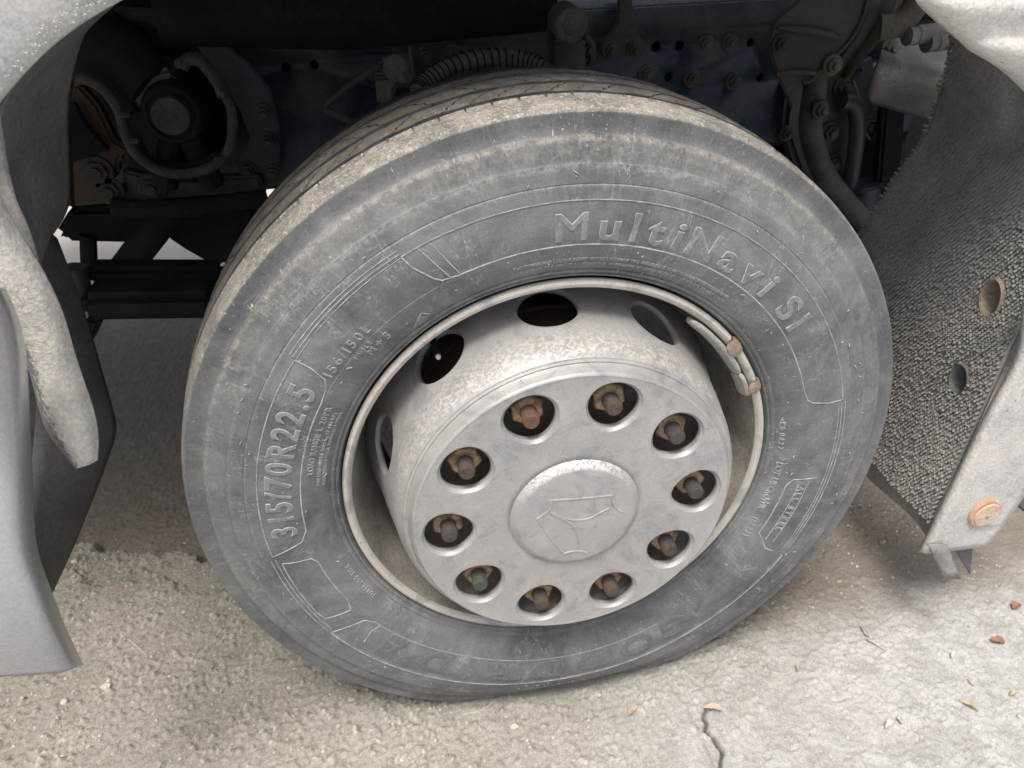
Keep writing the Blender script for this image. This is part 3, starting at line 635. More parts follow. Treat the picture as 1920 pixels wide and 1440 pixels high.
hose('steering_hose', [(422, 178, .53), (434, 205, .53), (436, 250, .53), (424, 290, .53), (385, 318, .53), (330, 326, .53), (285, 312, .53), (250, 282, .53), (232, 240, .53), (222, 205, .53), (195, 168, .53), (160, 148, .53), (138, 152, .54)], .0082, MURK, .09, 9)
hose('steering_hose', [(256, 262, .55), (282, 296, .55), (318, 312, .55), (372, 306, .55), (410, 288, .55)], .006, BLACK, 0, 6)
for px, py, a in ((248, 265, 0), (232, 216, 0), (412, 300, 0)):
    slab([(px-14, py-5), (px+14, py-3), (px+13, py+6), (px-13, py+5)], .515, .03, 'hose_clip', MURK, .003)
# rusty cast bracket at lower left with three bolts
cb = slab([(120, 150), (150, 160), (185, 200), (215, 262), (240, 280), (222, 300), (222, 330), (200, 345), (235, 360), (225, 378), (150, 384), (120, 390)], .60, .03, 'cast_bracket', RUSTY, .006)
slab([(120, 195), (140, 192), (160, 235), (205, 282), (135, 305), (120, 300)], .575, .012, 'bracket_shield', BLACK, .002, cb)
for px, py, R in ((182, 322, .020), (206, 358, .018), (284, 352, .018)): boltat(cb, px, py, .597, R, MURK, L=.012)
slab([(228, 318), (262, 328), (275, 330), (330, 335), (490, 330), (492, 360), (300, 374), (150, 386), (140, 372), (232, 352)], .612, .03, 'spring_hanger', NAVYD, .005)
hose('wrapped_hose', [(210, 388, .58), (280, 392, .58), (350, 390, .58), (420, 381, .58), (500, 372, .58)], .0150, BLACK, .14, 5)
slab([(130, 392), (300, 388), (480, 385), (480, 440), (420, 505), (398, 500), (345, 470), (308, 445), (298, 420), (250, 458), (120, 455), (100, 440)], .80, .35, 'oil_sump', BLACK, .02)
mb = MB(); mb.tube([at(330, 380, .72), at(190, 560, .76)], .030, 12); mb.build('diagonal_strut', BLACK, truck)
mb = MB(); mb.tube([at(165, 440, .8), at(168, 520, .8)], .017, 10); mb.build('strut', BLACK, truck)
slab([(150, 503), (420, 503), (420, 546), (165, 540)], .42, .05, 'track_rod', BLACK, .012)
slab([(140, 556), (400, 552), (400, 603), (150, 607)], .36, .07, 'drag_link', BLACK, .014)
mb = MB(); mb.tube([at(162, 540, .43), at(410, 544, .43)], .006, 8); mb.build('brake_pipe', NAVYD, truck)
mb = MB(); mb.tube([at(138, 500, .41), at(152, 572, .41)], [.018, .022], 16); mb.build('ball_joint', BROWN, truck)
slab([(160, 600), (192, 600), (168, 650), (150, 640)], .40, .05, 'joint_arm', BLACK, .006)
# axle, springs, engine mass, far wheel: what shades the ground under the truck
MB().box((-.07, .27, .36), (.07, 1.95, .50)).build('front_axle', BLACK, truck, bevel=.02)
MB().box((.25, .62, .50), (.75, .70, .60)).build('leaf_spring', BLACK, truck, bevel=.01)
MB().box((-1.2, .95, .84), (.20, 1.38, 1.35)).build('engine_block', BLACK, truck, bevel=.03)
MB().box((.21, 1.15, .50), (1.3, 1.3, .90)).build('gearbox', BLACK, truck, bevel=.05)
fw = revolve('far_wheel', [(.05, 1.80), (.20, 1.80), (.29, 1.76), (.31, 1.745), (.40, 1.735), (.48, 1.75), (.503, 1.765), (.505, 2.0), (.48, 2.02), (.3, 2.03), (.05, 2.0)], TRD, truck, 64, deform=lambda x, y, z: (x, y, max(z, .004)))
# shock absorber
mb = MB(); mb.tube([at(1068, 78, .44), at(1068, 200, .44)], .0245, 28); mb.tube([at(1068, 75, .44), at(1068, 80, .44)], [.022, .0255], 28); shk = mb.build('shock_absorber', NAVYD, truck)
e = at(1064, 38, .44); mb = MB(); mb.tube([e+np.array((0, -.028, -.004)), e+np.array((0, .03, 0))], .0255, 30); mb.tube([e+np.array((0, -.034, -.004)), e+np.array((0, -.026, -.004))], [.010, .016], 20)
mb.tube([e, at(1066, 80, .44)], [.022, .019], 20); mb.build('damper_eye', OLIVE, shk, bevel=.002)
slab([(1028, 60), (1036, 30), (1046, 120), (1034, 124)], .47, .02, 'damper_bracket', BROWN, .003, shk)
mb = MB(); mb.tube(smoothpath([at(1096, 66, .46), at(1108, 85, .46), at(1110, 105, .46), at(1106, 125, .46)], 5), .006, 10); mb.build('damper_cable', NAVYD, shk)
boltat(shk, 1103, 92, .47, .010)
# hanger strap with two bolts
hs = slab([(1160, -20), (1188, -20), (1185, 40), (1206, 78), (1206, 102), (1126, 106), (1124, 84), (1146, 58), (1158, 40)], .665, .010, 'hanger_strap', NAVYD, .003)
for px in (1145, 1190): boltat(hs, px, 94, .664, .0125, OLIVE)
# folded bracket plate with bolts
fb = slab([(768, 86), (878, 84), (880, 100), (880, 150), (776, 160), (773, 120)], .60, .008, 'angle_bracket', NAVYD, .002)
for px, py in ((798, 106), (848, 102)): boltat(fb, px, py, .599, .0135)
mb = MB(); mb.tube([at(768, 86, .597), at(773, 120, .595), at(776, 150, .59)], .003, 8); mb.build('bracket_edge', OLIVE, fb)
# corrugated air hose with spring guard
HP = [(782, 172, .36), (792, 158, .37), (815, 140, .38), (850, 122, .39), (900, 110, .40), (950, 109, .40), (990, 117, .39), (1022, 130, .37)]
ch = hose('air_hose', HP, .0118, OLIVE, .02, 8, 14)
mb = MB(); P = smoothpath([at(*p) for p in HP], 40); turns = 24; W_ = []
for i, p in enumerate(P):
    t = Vector(P[min(i+1, len(P)-1)]-P[max(i-1, 0)]).normalized(); a = t.cross(Vector((0, 0, 1))).normalized(); b = t.cross(a); ph = 2*PI*turns*i/len(P)
    W_.append(Vector(p)+(a*math.cos(ph)+b*math.sin(ph))*.0138)
mb.tube(W_, .0011, 5); mb.build('guard_spring', BLACK, ch)
slab([(950, 93), (962, 91), (965, 103), (950, 106)], .385, .012, 'hose_clamp', OLIVE, .002, ch)
# drop link with ribbed knuckle and bent rod
mb = MB(); mb.tube(smoothpath([at(725, 115, .52), at(660, 158, .53), at(612, 196, .54)], 4)+smoothpath([at(607, 203, .54), at(640, 219, .54), at(690, 236, .54)], 4), .0060, 12); mb.build('bent_rod', NAVYD, truck)
kn = slab([(712, 112), (740, 104), (752, 108), (754, 150), (740, 170), (740, 190), (708, 200), (704, 150)], .47, .03, 'knuckle', OLIVE, .005)
for k in range(5): slab([(703, 121+k*7), (741, 117+k*7), (741, 120+k*7), (703, 124+k*7)], .466, .006, 'knuckle_fin', BROWN, .0008, kn)
mb = MB(); mb.tube([at(742, 128, .46), at(742, 128, .50)], .020, 24); mb.tube([at(752, 146, .45), at(768, 146, .46)], .008, 12); mb.build('knuckle_boss', OLIVE, kn, bevel=.002)
# ---- right: cab mount, struts, lit castings
cm = slab([(1508, -10), (1485, 12), (1463, 28), (1448, 48), (1442, 70), (1447, 107), (1460, 147), (1474, 178), (1487, 210), (1493, 163), (1505, 156), (1522, 150), (1553, 117), (1580, 92), (1597, 72), (1610, 50), (1620, 28), (1628, -10)], .50, .010, 'cab_mount', BROWN, .003)
mb = MB(); mb.tube(smoothpath([at(1505, 156, .496), at(1522, 150, .496), at(1553, 117, .496), at(1580, 92, .496), at(1597, 72, .496), at(1610, 50, .496), at(1620, 28, .496), at(1628, -10, .496)], 4), .0032, 8); mb.build('mount_edge', BROWN, cm)
mb = MB(); mb.tube(smoothpath([at(1458, 52, .494), at(1500, 56, .492), at(1540, 62, .492), at(1580, 72, .494)], 4), [.003]*2+[.006]*9+[.003]*2, 10); mb.build('mount_rib', BROWN, cm)
mb = MB(); mb.tube(smoothpath([at(1455, 140, .494), at(1490, 135, .492), at(1530, 138, .494)], 4), .004, 10); mb.build('mount_rib', BROWN, cm)
boltat(cm, 1463, 82, .498, .012, BROWN)
boltat(cm, 1560, 122, .492, .0135, OLIVE)
mb = MB(); pa = [(1628, -12), (1618, 32), (1600, 72), (1572, 112), (1558, 140)]; pb = [(1690, -12), (1672, 40), (1645, 82), (1610, 125), (1590, 150)]
for i, (a, b) in enumerate(zip(pa, pb)): mb.v += [tuple(at(*a, .53)), tuple(at((a[0]+b[0])/2, (a[1]+b[1])/2, .555)), tuple(at(*b, .525))]
for i in range(4):
    for k in range(2): mb.f.append((i*3+k, i*3+k+1, i*3+k+4, i*3+k+3))
o = mb.build('mount_web', BROWN, cm); md = o.modifiers.new('S', 'SOLIDIFY'); md.thickness = .006
st = MB(); st.tube(smoothpath([at(1532, 128, .55), at(1526, 180, .55), at(1519, 232, .55), at(1526, 275, .55), at(1545, 325, .55), at(1580, 372, .55), at(1625, 420, .56)], 6), .0215, 20)
stt = st.build('stabiliser_bar', NAVYD, truck)
slab([(1524, 190), (1552, 187), (1557, 196), (1552, 222), (1528, 226), (1520, 216)], .515, .008, 'clamp_plate', BROWN, .004, stt); boltat(stt, 1538, 206, .514, .012, OLIVE)
slab([(1540, 118), (1568, 110), (1574, 130), (1550, 140)], .51, .008, 'clamp_plate', BROWN, .004, stt)
ca = slab([(1480, 150), (1560, 120), (1640, 100), (1655, 230), (1640, 420), (1560, 420), (1500, 330), (1470, 240)], .66, .05, 'suspension_casting', NAVY, .01)
for px, py, R in ((1583, 164, .018), (1556, 248, .016), (1627, 238, .016), (1608, 128, .008), (1560, 308, .016), (1474, 250, .012)): boltat(ca, px, py, .655, R, NAVY)
mb = MB(); mb.tube(smoothpath([at(1580, 190, .62), at(1602, 200, .62), at(1607, 250, .62), at(1598, 320, .62), at(1590, 380, .62)], 5), .016, 14); mb.build('casting_rib', NAVY, ca)
mb = MB(); mb.tube([at(1618, 350, .62), at(1618, 420, .60)], .035, 24); mb.tube([at(1618, 346, .62), at(1618, 352, .62)], .040, 24); mb.build('air_valve', NAVY, ca)
mb = MB(); mb.tube(smoothpath([at(1600, 150, .64), at(1612, 190, .63), at(1618, 240, .63), at(1632, 262, .63)], 5), .0022, 8); mb.build('thin_cable', OLIVE, ca)
slab([(1660, 190), (1700, 200), (1690, 330), (1660, 440), (1640, 440), (1650, 320)], .60, .03, 'back_plate', BLACK, .006)
# grey lit casting: curved shield
V = []; F = []; rows = [[(1650, 78), (1700, 72), (1760, 78), (1830, 80)], [(1652, 95), (1700, 92), (1760, 100), (1830, 110)], [(1648, 112), (1690, 116), (1740, 132), (1830, 150)], [(1640, 122), (1690, 128), (1740, 142), (1830, 160)], [(1632, 150), (1680, 165), (1740, 180), (1830, 200)], [(1622, 190), (1660, 195), (1715, 214), (1830, 250)]]
yy = [.56, .545, .50, .47, .50, .56]
for i, r in enumerate(rows):
    for p in r: V.append(at(*p, yy[i]))
for i in range(5):
    for j in range(3): F.append((i*4+j, i*4+j+1, i*4+j+5, i*4+j+4))
sh = mk('cast_shield', V, F, GREYC, truck); md = sh.modifiers.new('s', 'SUBSURF'); md.levels = 2; md.render_levels = 2; md = sh.modifiers.new('t', 'SOLIDIFY'); md.thickness = .006
boltat(sh, 1668, 88, .535, .012, GREYC)
for (a, b, R) in (((1700, 68), (1795, 56), .0155), ((1736, 80), (1850, 66), .0165)):
    A, B = at(*a, .44), at(*b, .45); mb = MB(); d = (B-A)/np.linalg.norm(B-A); mb.tube([A, A+d*.012, A+d*.0125, A+d*.017, A+d*.0172, B], [R, R, R*.93, R*.93, R, R], 24); mb.tube([A-d*.001, A+d*.006], R*.62, 16); mb.build('coolant_pipe', GREYC, truck, sharp=50)
mb = MB(); mb.tube(smoothpath([at(1650, 52, .47), at(1680, 48, .46), at(1702, 30, .455), at(1716, 8, .45), at(1724, -25, .45)], 6), .0205, 18); mb.build('elbow_pipe', OLIVE, truck)
# pale plates added between the rails, light from behind painted into their colour
slab([(1480, -2), (1700, -2), (1700, 70), (1480, 40)], 1.02, .05, 'lit_tone_panel', PALE, .01)
MB().box((.52, .82, .30), (.98, .84, .93)).build('gap_blocker', BLACK, truck)  # dark plate added to hide bright ground showing through the gap
MB().box((.15, .86, .945), (1.2, 1.12, .978)).build('lit_tone_plate', PALEB, truck, bevel=.006)
MB().box((.95, .5, .5), (2.2, .92, 1.0)).build('battery_box', LINER, truck, bevel=.02)

# ------------------------------------------------------------------ cab side, arch, liner, bumper (left)
def shell(name, rows, mat, parent=truck, thick=.006, sub=2, offset=-1, uvs=None):
    V = []; F = []; m = len(rows[0])
    for r in rows: V += [tuple(p) for p in r]
    for i in range(len(rows)-1):
        for j in range(m-1): F.append((i*m+j, i*m+j+1, (i+1)*m+j+1, (i+1)*m+j))
    o = mk(name, V, F, mat, parent, uv=None if uvs is None else [(u, i*.3) for i in range(len(rows)) for u in uvs])
    if sub: md = o.modifiers.new('s', 'SUBSURF'); md.levels = sub; md.render_levels = sub; md.boundary_smooth = 'PRESERVE_CORNERS'
    if thick: md = o.modifiers.new('t', 'SOLIDIFY'); md.thickness = thick; md.offset = offset
    return o
edge = [(330, -60), (225, 0), (165, 32), (110, 70), (55, 120), (0, 182), (-60, 262), (-140, 420)]
E0 = [at(x, y, -.03) for x, y in edge]
arch = shell('wheel_arch', [[p+np.array((-.30, .02, .34)) for p in E0], [p+np.array((-.16, -.012, .17)) for p in E0], [p+np.array((-.05, -.012, .05)) for p in E0], [p+np.array((-.012, -.006, .012)) for p in E0], [p+np.array((-.002, .002, .002)) for p in E0], [p+np.array((.0, .012, -.001)) for p in E0]], PALE, thick=.004)
arch['label'] = 'pale dusty wheel arch panel in front of the wheel'
# ragged dust crumbs along the arch edge
mb = MB()
for k in range(170):
    t = random.random()*5.99; i = int(t); p = E0[i+1]*(1-(t-i))+E0[min(i+2, 7)]*(t-i); R = random.uniform(.0005, .0012)
    p = p+np.array((-.004, -.006, .006))+np.array([random.gauss(0, .003) for _ in range(3)])*np.array((1, .3, 1)); mb.add([p+np.array(v)*R for v in ((1, 0, 0), (-1, 0, 0), (0, 1, 0), (0, -1, 0), (0, 0, 1.3), (0, 0, -1))], [(0, 2, 4), (2, 1, 4), (1, 3, 4), (3, 0, 4), (2, 0, 5), (1, 2, 5), (3, 1, 5), (0, 3, 5)])
tag(mb.build('dried_mud', PALE, arch), kind='stuff')
# liner inside the arch
li = shell('arch_liner', [[at(225, 0, .0), at(110, 70, .0), at(30, 148, .0), at(-10, 215, .0), at(-10, 330, .0), at(40, 470, .0), at(70, 520, .0)],
     [at(205, 22, .08), at(120, 95, .08), at(60, 160, .08), at(50, 240, .08), at(50, 330, .08), at(62, 415, .08), at(80, 480, .08)],
     [at(165, 42, .17), at(148, 95, .17), at(132, 170, .17), at(129, 210, .17), at(133, 300, .17), at(137, 388, .17), at(100, 440, .17)]], LINER, thick=.003, sub=3)
li['label'] = 'dark grey arch liner'
mb = MB(); mb.tube(smoothpath([at(165, 42, .169), at(148, 95, .169), at(132, 170, .169), at(129, 210, .169), at(133, 300, .169), at(137, 388, .169)], 6), .0022, 8); mb.build('liner_edge', BLACK, li)
fo = shell('liner_fold', [[at(-8, 180, -.04), at(8, 300, -.04), at(30, 380, -.045), at(49, 413, -.045), at(64, 470, -.045), at(72, 520, -.045)], [at(-30, 260, -.05), at(-20, 370, -.055), at(0, 420, -.055), at(30, 470, -.055), at(55, 515, -.055), at(72, 560, -.055)]], FLAP, thick=.004)
# splash guard below the liner: a folded dark panel
G = {k: at(*v) for k, v in dict(a=(95, 440, .15), b=(160, 600, .14), c=(219, 800, .12), d=(214, 815, .12), e=(140, 1010, .08), f=(90, 1112, .04), g=(0, 700, .06), h=(-40, 500, .07), i=(40, 900, .03), j=(30, 1100, .0)).items()}
sg_ = shell('splash_guard', [[at(60, 430, .10), at(98, 440, .15), at(104, 452, .15)], [at(70, 600, .08), at(140, 600, .12), at(162, 602, .14)], [at(70, 760, .06), at(178, 760, .10), at(212, 786, .12)], [at(60, 860, .04), at(170, 845, .075), at(219, 803, .12)],
     [at(50, 950, .02), at(120, 950, .05), at(182, 905, .10)], [at(40, 1050, -.01), at(90, 1040, .03), at(128, 1040, .07)], [at(40, 1140, -.03), at(70, 1130, .0), at(92, 1112, .04)]], grime('guard_black', (.045, .046, .048), (.085, .083, .078), .6, big=9, fine=150), thick=.004, sub=2)
sg_['label'] = 'dark folded splash guard'
# dusty strip (arch flange) hanging down
L_ = [(-45, 430), (-15, 545), (12, 590), (53, 656), (72, 720), (88, 790), (104, 818), (150, 875)]
R_ = [(-30, 330), (5, 398), (38, 455), (66, 495), (113, 586), (130, 668), (158, 735), (172, 868)]
Rr = [(-30, 330), (5, 398), (38, 455), (66, 495), (113, 586), (130, 668), (180, 792), (174, 862)]
rows = []
for k in range(len(L_)):
    a = np.array(L_[k], float); b = np.array(Rr[k], float)
    rows.append([at(*(a*(1-t)+b*t), -.075+dy) for t, dy in ((0, .012), (.06, -.002), (.22, -.010), (.5, -.013), (.8, -.008), (1, .008))])
strip = shell('arch_flange', rows, STRIP, thick=.005, sub=3, uvs=(0, .06, .22, .5, .8, 1))
strip['label'] = 'dusty arch flange hanging down to a point'
# bumper corner
ry_ = [540, 590, 640, 700, 760, 820, 880, 940, 1000, 1050, 1100, 1150, 1200, 1250]
rx_ = [0, 24, 38, 44, 47, 50, 53, 55, 58, 67, 86, 104, 126, 150]
cx = [[(-100, y+22), (-40, y+16), (x-44, y+8), (x-20-.0*y, y+3), (x-9, y+1), (x, y)] for x, y in zip(rx_, ry_)]
dy = [-.105, -.125, -.132, -.124, -.106, -.070]; bow = [-.080, -.065, -.050, -.036, -.022, -.014, -.012, -.018, -.024, -.030, -.034, -.036, -.034, -.026]
bump_ = shell('bumper_corner', [[at(p[0], p[1], dy[j]+bow[i]) for j, p in enumerate(r)] for i, r in enumerate(cx)], BUMP, thick=.004, sub=3)
bump_['label'] = 'scuffed silver grey bumper corner'
# cab body overhead: side above the arch, floor, roof
cab = MB(); cab.box((-1.9, .02, 1.30), (.45, 2.05, 1.36)); cab.box((-1.9, .0, 1.36), (.72, .05, 1.75)); cab.box((-1.9, 2.02, 1.36), (.72, 2.07, 1.75)); cab.box((-1.9, .0, 1.75), (.72, 2.07, 1.80)); cab.box((.68, .05, 1.36), (.72, 2.02, 1.75)); cab.box((-1.95, .0, .45), (-1.9, 2.07, 1.8))
cab.build('cab', PALE, truck, bevel=.01)
pts = [(-1.3, 1.36), (-1.3, 1.24), (-.60, 1.20), (-.45, 1.21), (-.3, 1.25), (0, 1.28), (.3, 1.22), (.6, 1.18), (.72, 1.18), (.72, 1.36)]
MB().prism([(x, -.012, z) for x, z in pts], (0, .02, 0)).build('cab_side', PALE, truck, bevel=.003)
MB().box((-.45, .01, 1.22), (.42, .60, 1.235)).build('arch_roof', LINER, truck, bevel=.003)
# ------------------------------------------------------------------ right: flap, fender, panel
fx = lambda z: .655+.055*min(1, max(0, (z-.2)/.6))-.13*max(0, (z-.80)/.25)**1.5
inner = lambda z: float(np.interp(z, [.15, .24, .40, .60, .66, .85, .99, 1.05], [.36, .40, .42, .42, .40, .315, .225, .18]))
SLOT = grime('slot_dirt', (.20, .165, .12), (.30, .26, .20), .85, big=60)
holes_ = [at(1862, 558, 0), at(1800, 710, 0)]
def onflap(px, py):
    lo, hi = .3, 1.3
    for _ in range(60):
        t = (lo+hi)/2; d = ray(px, py); X = CAM[0]+d[0]*t; Z = CAM[2]+d[2]*t
        if X < fx(Z): lo = t
        else: hi = t
    return CAM+ray(px, py)*lo
hc = [onflap(1862, 558), onflap(1802, 710)]
def inhole(y, z):
    for h, (a, b) in zip(hc, ((.017, .026), (.016, .022))):
        if ((y-h[1])/a)**2+((z-h[2])/b)**2 < 1.35: return True
    return False
V = []; F = []; idx = {}
ny, nz = 95, 150
for i in range(nz+1):
    z = .235+(1.045-.235)*i/nz
    for j in range(ny+1):
        y = .018+(inner(z)-.018)*j/ny; wob = .003*mnoise.noise(Vector((y*6, z*6, 0)))
        V.append((fx(z)+wob+.004*math.sin(y*30)*.3, y, z))
for i in range(nz):
    for j in range(ny):
        a = i*(ny+1)+j; c_ = [V[a], V[a+1], V[a+ny+2], V[a+ny+1]]
        if not any(inhole(q[1], q[2]) for q in c_): F.append((a, a+1, a+ny+2, a+ny+1))
flap = mk('mud_flap', V, F, FLAP, truck); md = flap.modifiers.new('t', 'SOLIDIFY'); md.thickness = .006; md.offset = 1
flap['label'] = 'black anti-spray mud flap covered in short bristles'
def bristles(name, zlo, zhi, x_off, dens_y, dens_z, parent, ylo=.020, yhi=None, mat=FLAP):
    """short drooping tongues in staggered, slightly wavy rows"""
    V = []; F = []; r = 0; z = zlo
    while z < zhi:
        y = ylo+(r % 2)*dens_y*.5; ym = inner(z) if yhi is None else yhi
        while y < ym:
            yy = y+random.gauss(0, dens_y*.09); zz = z+.004*math.sin(yy*20+z*4)+random.gauss(0, dens_z*.08)+.10*(yy-.2)*.35
            if zlo-.004 < zz < zhi and not inhole(yy, zz) and yy > .016 and random.random() < .985:
                k = min(1, max(.35, 1.05-.65*(zz-.3)/.7+.4*mnoise.noise(Vector((yy*9, zz*9, 3)))))
                w = dens_y*random.uniform(.30, .50); L = dens_z*random.uniform(.75, 1.25); H = random.uniform(.0042, .0072)*k
                x = fx(zz)+x_off; n = len(V)
                V += [(x, yy-w*.8, zz+L*.55), (x, yy+w*.8, zz+L*.55), (x-H*.6, yy-w, zz), (x-H*.75, yy+w, zz), (x-H, yy-w*.55+random.gauss(0, .0006), zz-L*.5), (x-H*1.05, yy+w*.55, zz-L*.45), (x, yy-w*.8, zz-L*.25), (x, yy+w*.8, zz-L*.25)]
                F += [(n, n+1, n+3, n+2), (n+2, n+3, n+5, n+4), (n+4, n+5, n+7, n+6), (n, n+2, n+4, n+6), (n+1, n+7, n+5, n+3)]
            y += dens_y
        z += dens_z; r += 1
    o = mk(name, V, F, mat, parent, True, sharp=50); o['kind'] = 'stuff'; return o
bristles('bristle_field', .238, 1.04, 0, .0068, .0053, flap)
# ragged inner edge tongues
mb = MB(); z = .27
while z < 1.03:
    y = inner(z); L = random.uniform(.004, .014); w = random.uniform(.0018, .0030); x = fx(z)
    mb.add([(x-.004, y-.004, z-w), (x-.004, y-.004, z+w), (x-.002, y+L, z+w*.7), (x-.002, y+L, z-w*.7), (x+.003, y-.004, z-w), (x+.003, y-.004, z+w), (x+.002, y+L, z+w*.7), (x+.002, y+L, z-w*.7)], [(0, 1, 2, 3), (4, 7, 6, 5), (0, 3, 7, 4), (1, 5, 6, 2), (2, 6, 7, 3)])
    z += w*2+random.uniform(.0008, .0045)
tag(mb.build('bristle_edge', FLAP, flap), kind='stuff')
for h, (a, b) in zip(hc, ((.018, .027), (.017, .023))):
    mb = MB(); n = 28; V = []; F = []
    for k, (s, d) in enumerate(((1.25, .001), (1.12, -.006), (.98, -.003), (.92, .006), (.7, .016), (.02, .020))):
        V += [(fx(h[2])+d, h[1]+a*s*math.cos(2*PI*q/n), h[2]+b*s*math.sin(2*PI*q/n)) for q in range(n)]
    for k in range(5):
        for q in range(n): F.append((k*n+q, k*n+(q+1) % n, (k+1)*n+(q+1) % n, (k+1)*n+q))
    mb.add(V, F); mb.build('flap_slot', [LINER, SLOT][h is hc[0]], flap)
# second, lower layer of flap
V = []; F = []
for i in range(13):
    for j in range(41):
        y = .005+.365*j/40; z = .262+.05*max(0, y)-.085*i/12+(.10*max(0, -y-.01) if 0 else 0)-.02*max(0, .1-y)*i/12*2; V.append((.672+.010*math.sin(y*22)+.006*i/12, y, z))
for i in range(12):
    for j in range(40): a = i*41+j; F.append((a, a+1, a+42, a+41))
fl2 = mk('lower_flap', V, F, FLAP, truck); md = fl2.modifiers.new('t', 'SOLIDIFY'); md.thickness = .005; md.offset = 1
mb = MB()
for i in range(11):
    for j in range(62):
        y = .008+.36*j/61+random.gauss(0, .0008)+(i % 2)*.003; z = .258+.05*max(0, y)-.0075*i-.02*max(0, .1-y)*i/12*2; x = .671+.010*math.sin(y*22)+.006*i/12; w = random.uniform(.0014, .0022)
        mb.add([(x, y-w, z+.004), (x, y+w, z+.004), (x-.004, y, z-.001), (x, y-w*.4, z-.006), (x, y+w*.4, z-.006)], [(0, 1, 2), (0, 2, 3), (1, 4, 2), (2, 4, 3)])
tag(mb.build('bristle_field', FLAP, fl2, sharp=60), kind='stuff')
# torn tip of flap under the panel
shell('torn_tip', [[at(1738, 1018, -.02), at(1775, 1020, -.02)], [at(1755, 1060, -.03), at(1785, 1052, -.028)], [at(1772, 1083, -.035), at(1799, 1084, -.03)]], FLAP, fl2, thick=.003, sub=1)
slab([(1786, 1024), (1822, 1018), (1824, 1030), (1820, 1079)], .02, .004, 'flap_stay', LINER, .001)
# panel behind the wheel with round reflector
bl = [(1925, 560), (1918, 655), (1890, 712), (1860, 760), (1815, 855), (1770, 945), (1742, 1005), (1727, 1036)]
br_ = [(2010, 560), (2010, 690), (2000, 745), (1990, 790), (1960, 850), (1925, 915), (1885, 975), (1848, 1021)]
rows = []
for k, (a, b) in enumerate(zip(bl, br_)):
    a = np.array(a, float); b = np.array(b, float); rows.append([at(*(a*(1-t)+b*t), d) for t, d in ((0, .012), (.02, -.004), (.10, -.009), (.14, -.005), (.55, -.003), (1, .0))])
rp = shell('rear_arch_panel', rows, PALEB, thick=.005, sub=2); rp['label'] = 'pale scratched lower arch panel behind the wheel'
c0 = at(1845, 960, -.009)
mb = MB(); mb.tube([c0+np.array((0, .010, 0)), c0+np.array((0, -.004, 0)), c0+np.array((0, -.006, 0))], [.0290, .0290, .0270], 40); rf = mb.build('reflector', ORANGE, rp); rf['label'] = 'round orange reflector under dust'
mb = MB(); mb.tube([c0+np.array((.002, -.0055, -.002)), c0+np.array((.002, -.0075, -.002))], [.0235, .0225], 36); mb.build('reflector_face', DUSTR, rp)
mb = MB(); mb.tube([c0+np.array((.003, -.007, -.004)), c0+np.array((.003, -.0095, -.004))], [.0040, .0034], 12); mb.tube([c0+np.array((.003, -.009, -.004)), c0+np.array((.003, -.0105, -.004))], .0015, 6); mb.build('reflector_rivet', LEAD, rp)
mb = MB(); mb.tube([at(1835, 986, -.011), at(1862, 985, -.011), at(1878, 980, -.010)], .0011, 6); mb.build('scratch_wire', LEAD, rp)
slab([(1890, 935), (1925, 880), (1940, 900), (1925, 965)], .05, .03, 'panel_stay', LINER, .004)
# fender end over the flap
rows = [[at(*p, d) for p, d in zip(r, dd)] for r, dd in (
    ([(1700, -40), (1760, -40), (1840, -40), (1990, -40)], [-.03, -.035, -.04, -.04]),
    ([(1716, -6), (1760, 0), (1840, 4), (1990, 4)], [-.03, -.05, -.055, -.055]),
    ([(1738, 16), (1775, 14), (1845, 16), (1990, 16)], [-.03, -.055, -.060, -.060]),
    ([(1768, 42), (1800, 50), (1860, 50), (1990, 46)], [-.03, -.050, -.052, -.052]),
    ([(1800, 68), (1828, 78), (1875, 78), (1990, 72)], [-.03, -.047, -.050, -.050]),
    ([(1818, 86), (1840, 90), (1880, 92), (1990, 96)], [-.03, -.055, -.062, -.062]),
    ([(1826, 91), (1858, 108), (1892, 130), (1990, 230)], [-.022, -.035, -.035, -.035]),
    ([(1828, 92), (1860, 110), (1896, 134), (1995, 240)], [-.002, -.005, -.005, -.005]))]
fe = shell('rear_fender', rows, PALEB, thick=.004, sub=2); fe['label'] = 'pale cracked fender end over the mud flap'

# ------------------------------------------------------------------ ground: one sheet, fine near the wheel
def hashn(ix, iy, k):
    h = (ix.astype(np.int64)*374761393+iy.astype(np.int64)*668265263+k*1274126177) & 0x7fffffff
    h = (h ^ (h >> 13))*1274126177 & 0x7fffffff; return ((h ^ (h >> 16)) & 0xffff)/65535.0
def vnoise(x, y, k=0):
    ix = np.floor(x); iy = np.floor(y); fx_ = x-ix; fy = y-iy; fx_ = fx_*fx_*(3-2*fx_); fy = fy*fy*(3-2*fy)
    a, b, c_, d = hashn(ix, iy, k), hashn(ix+1, iy, k), hashn(ix, iy+1, k), hashn(ix+1, iy+1, k)
    return (a*(1-fx_)+b*fx_)*(1-fy)+(c_*(1-fx_)+d*fx_)*fy
def fbm(x, y, s, o=4, k=0):
    t = 0; a = .5; n = 0
    for i in range(o): t = t+a*vnoise(x*s, y*s, k+i*17); n += a; s *= 2.07; a *= .55
    return t/n
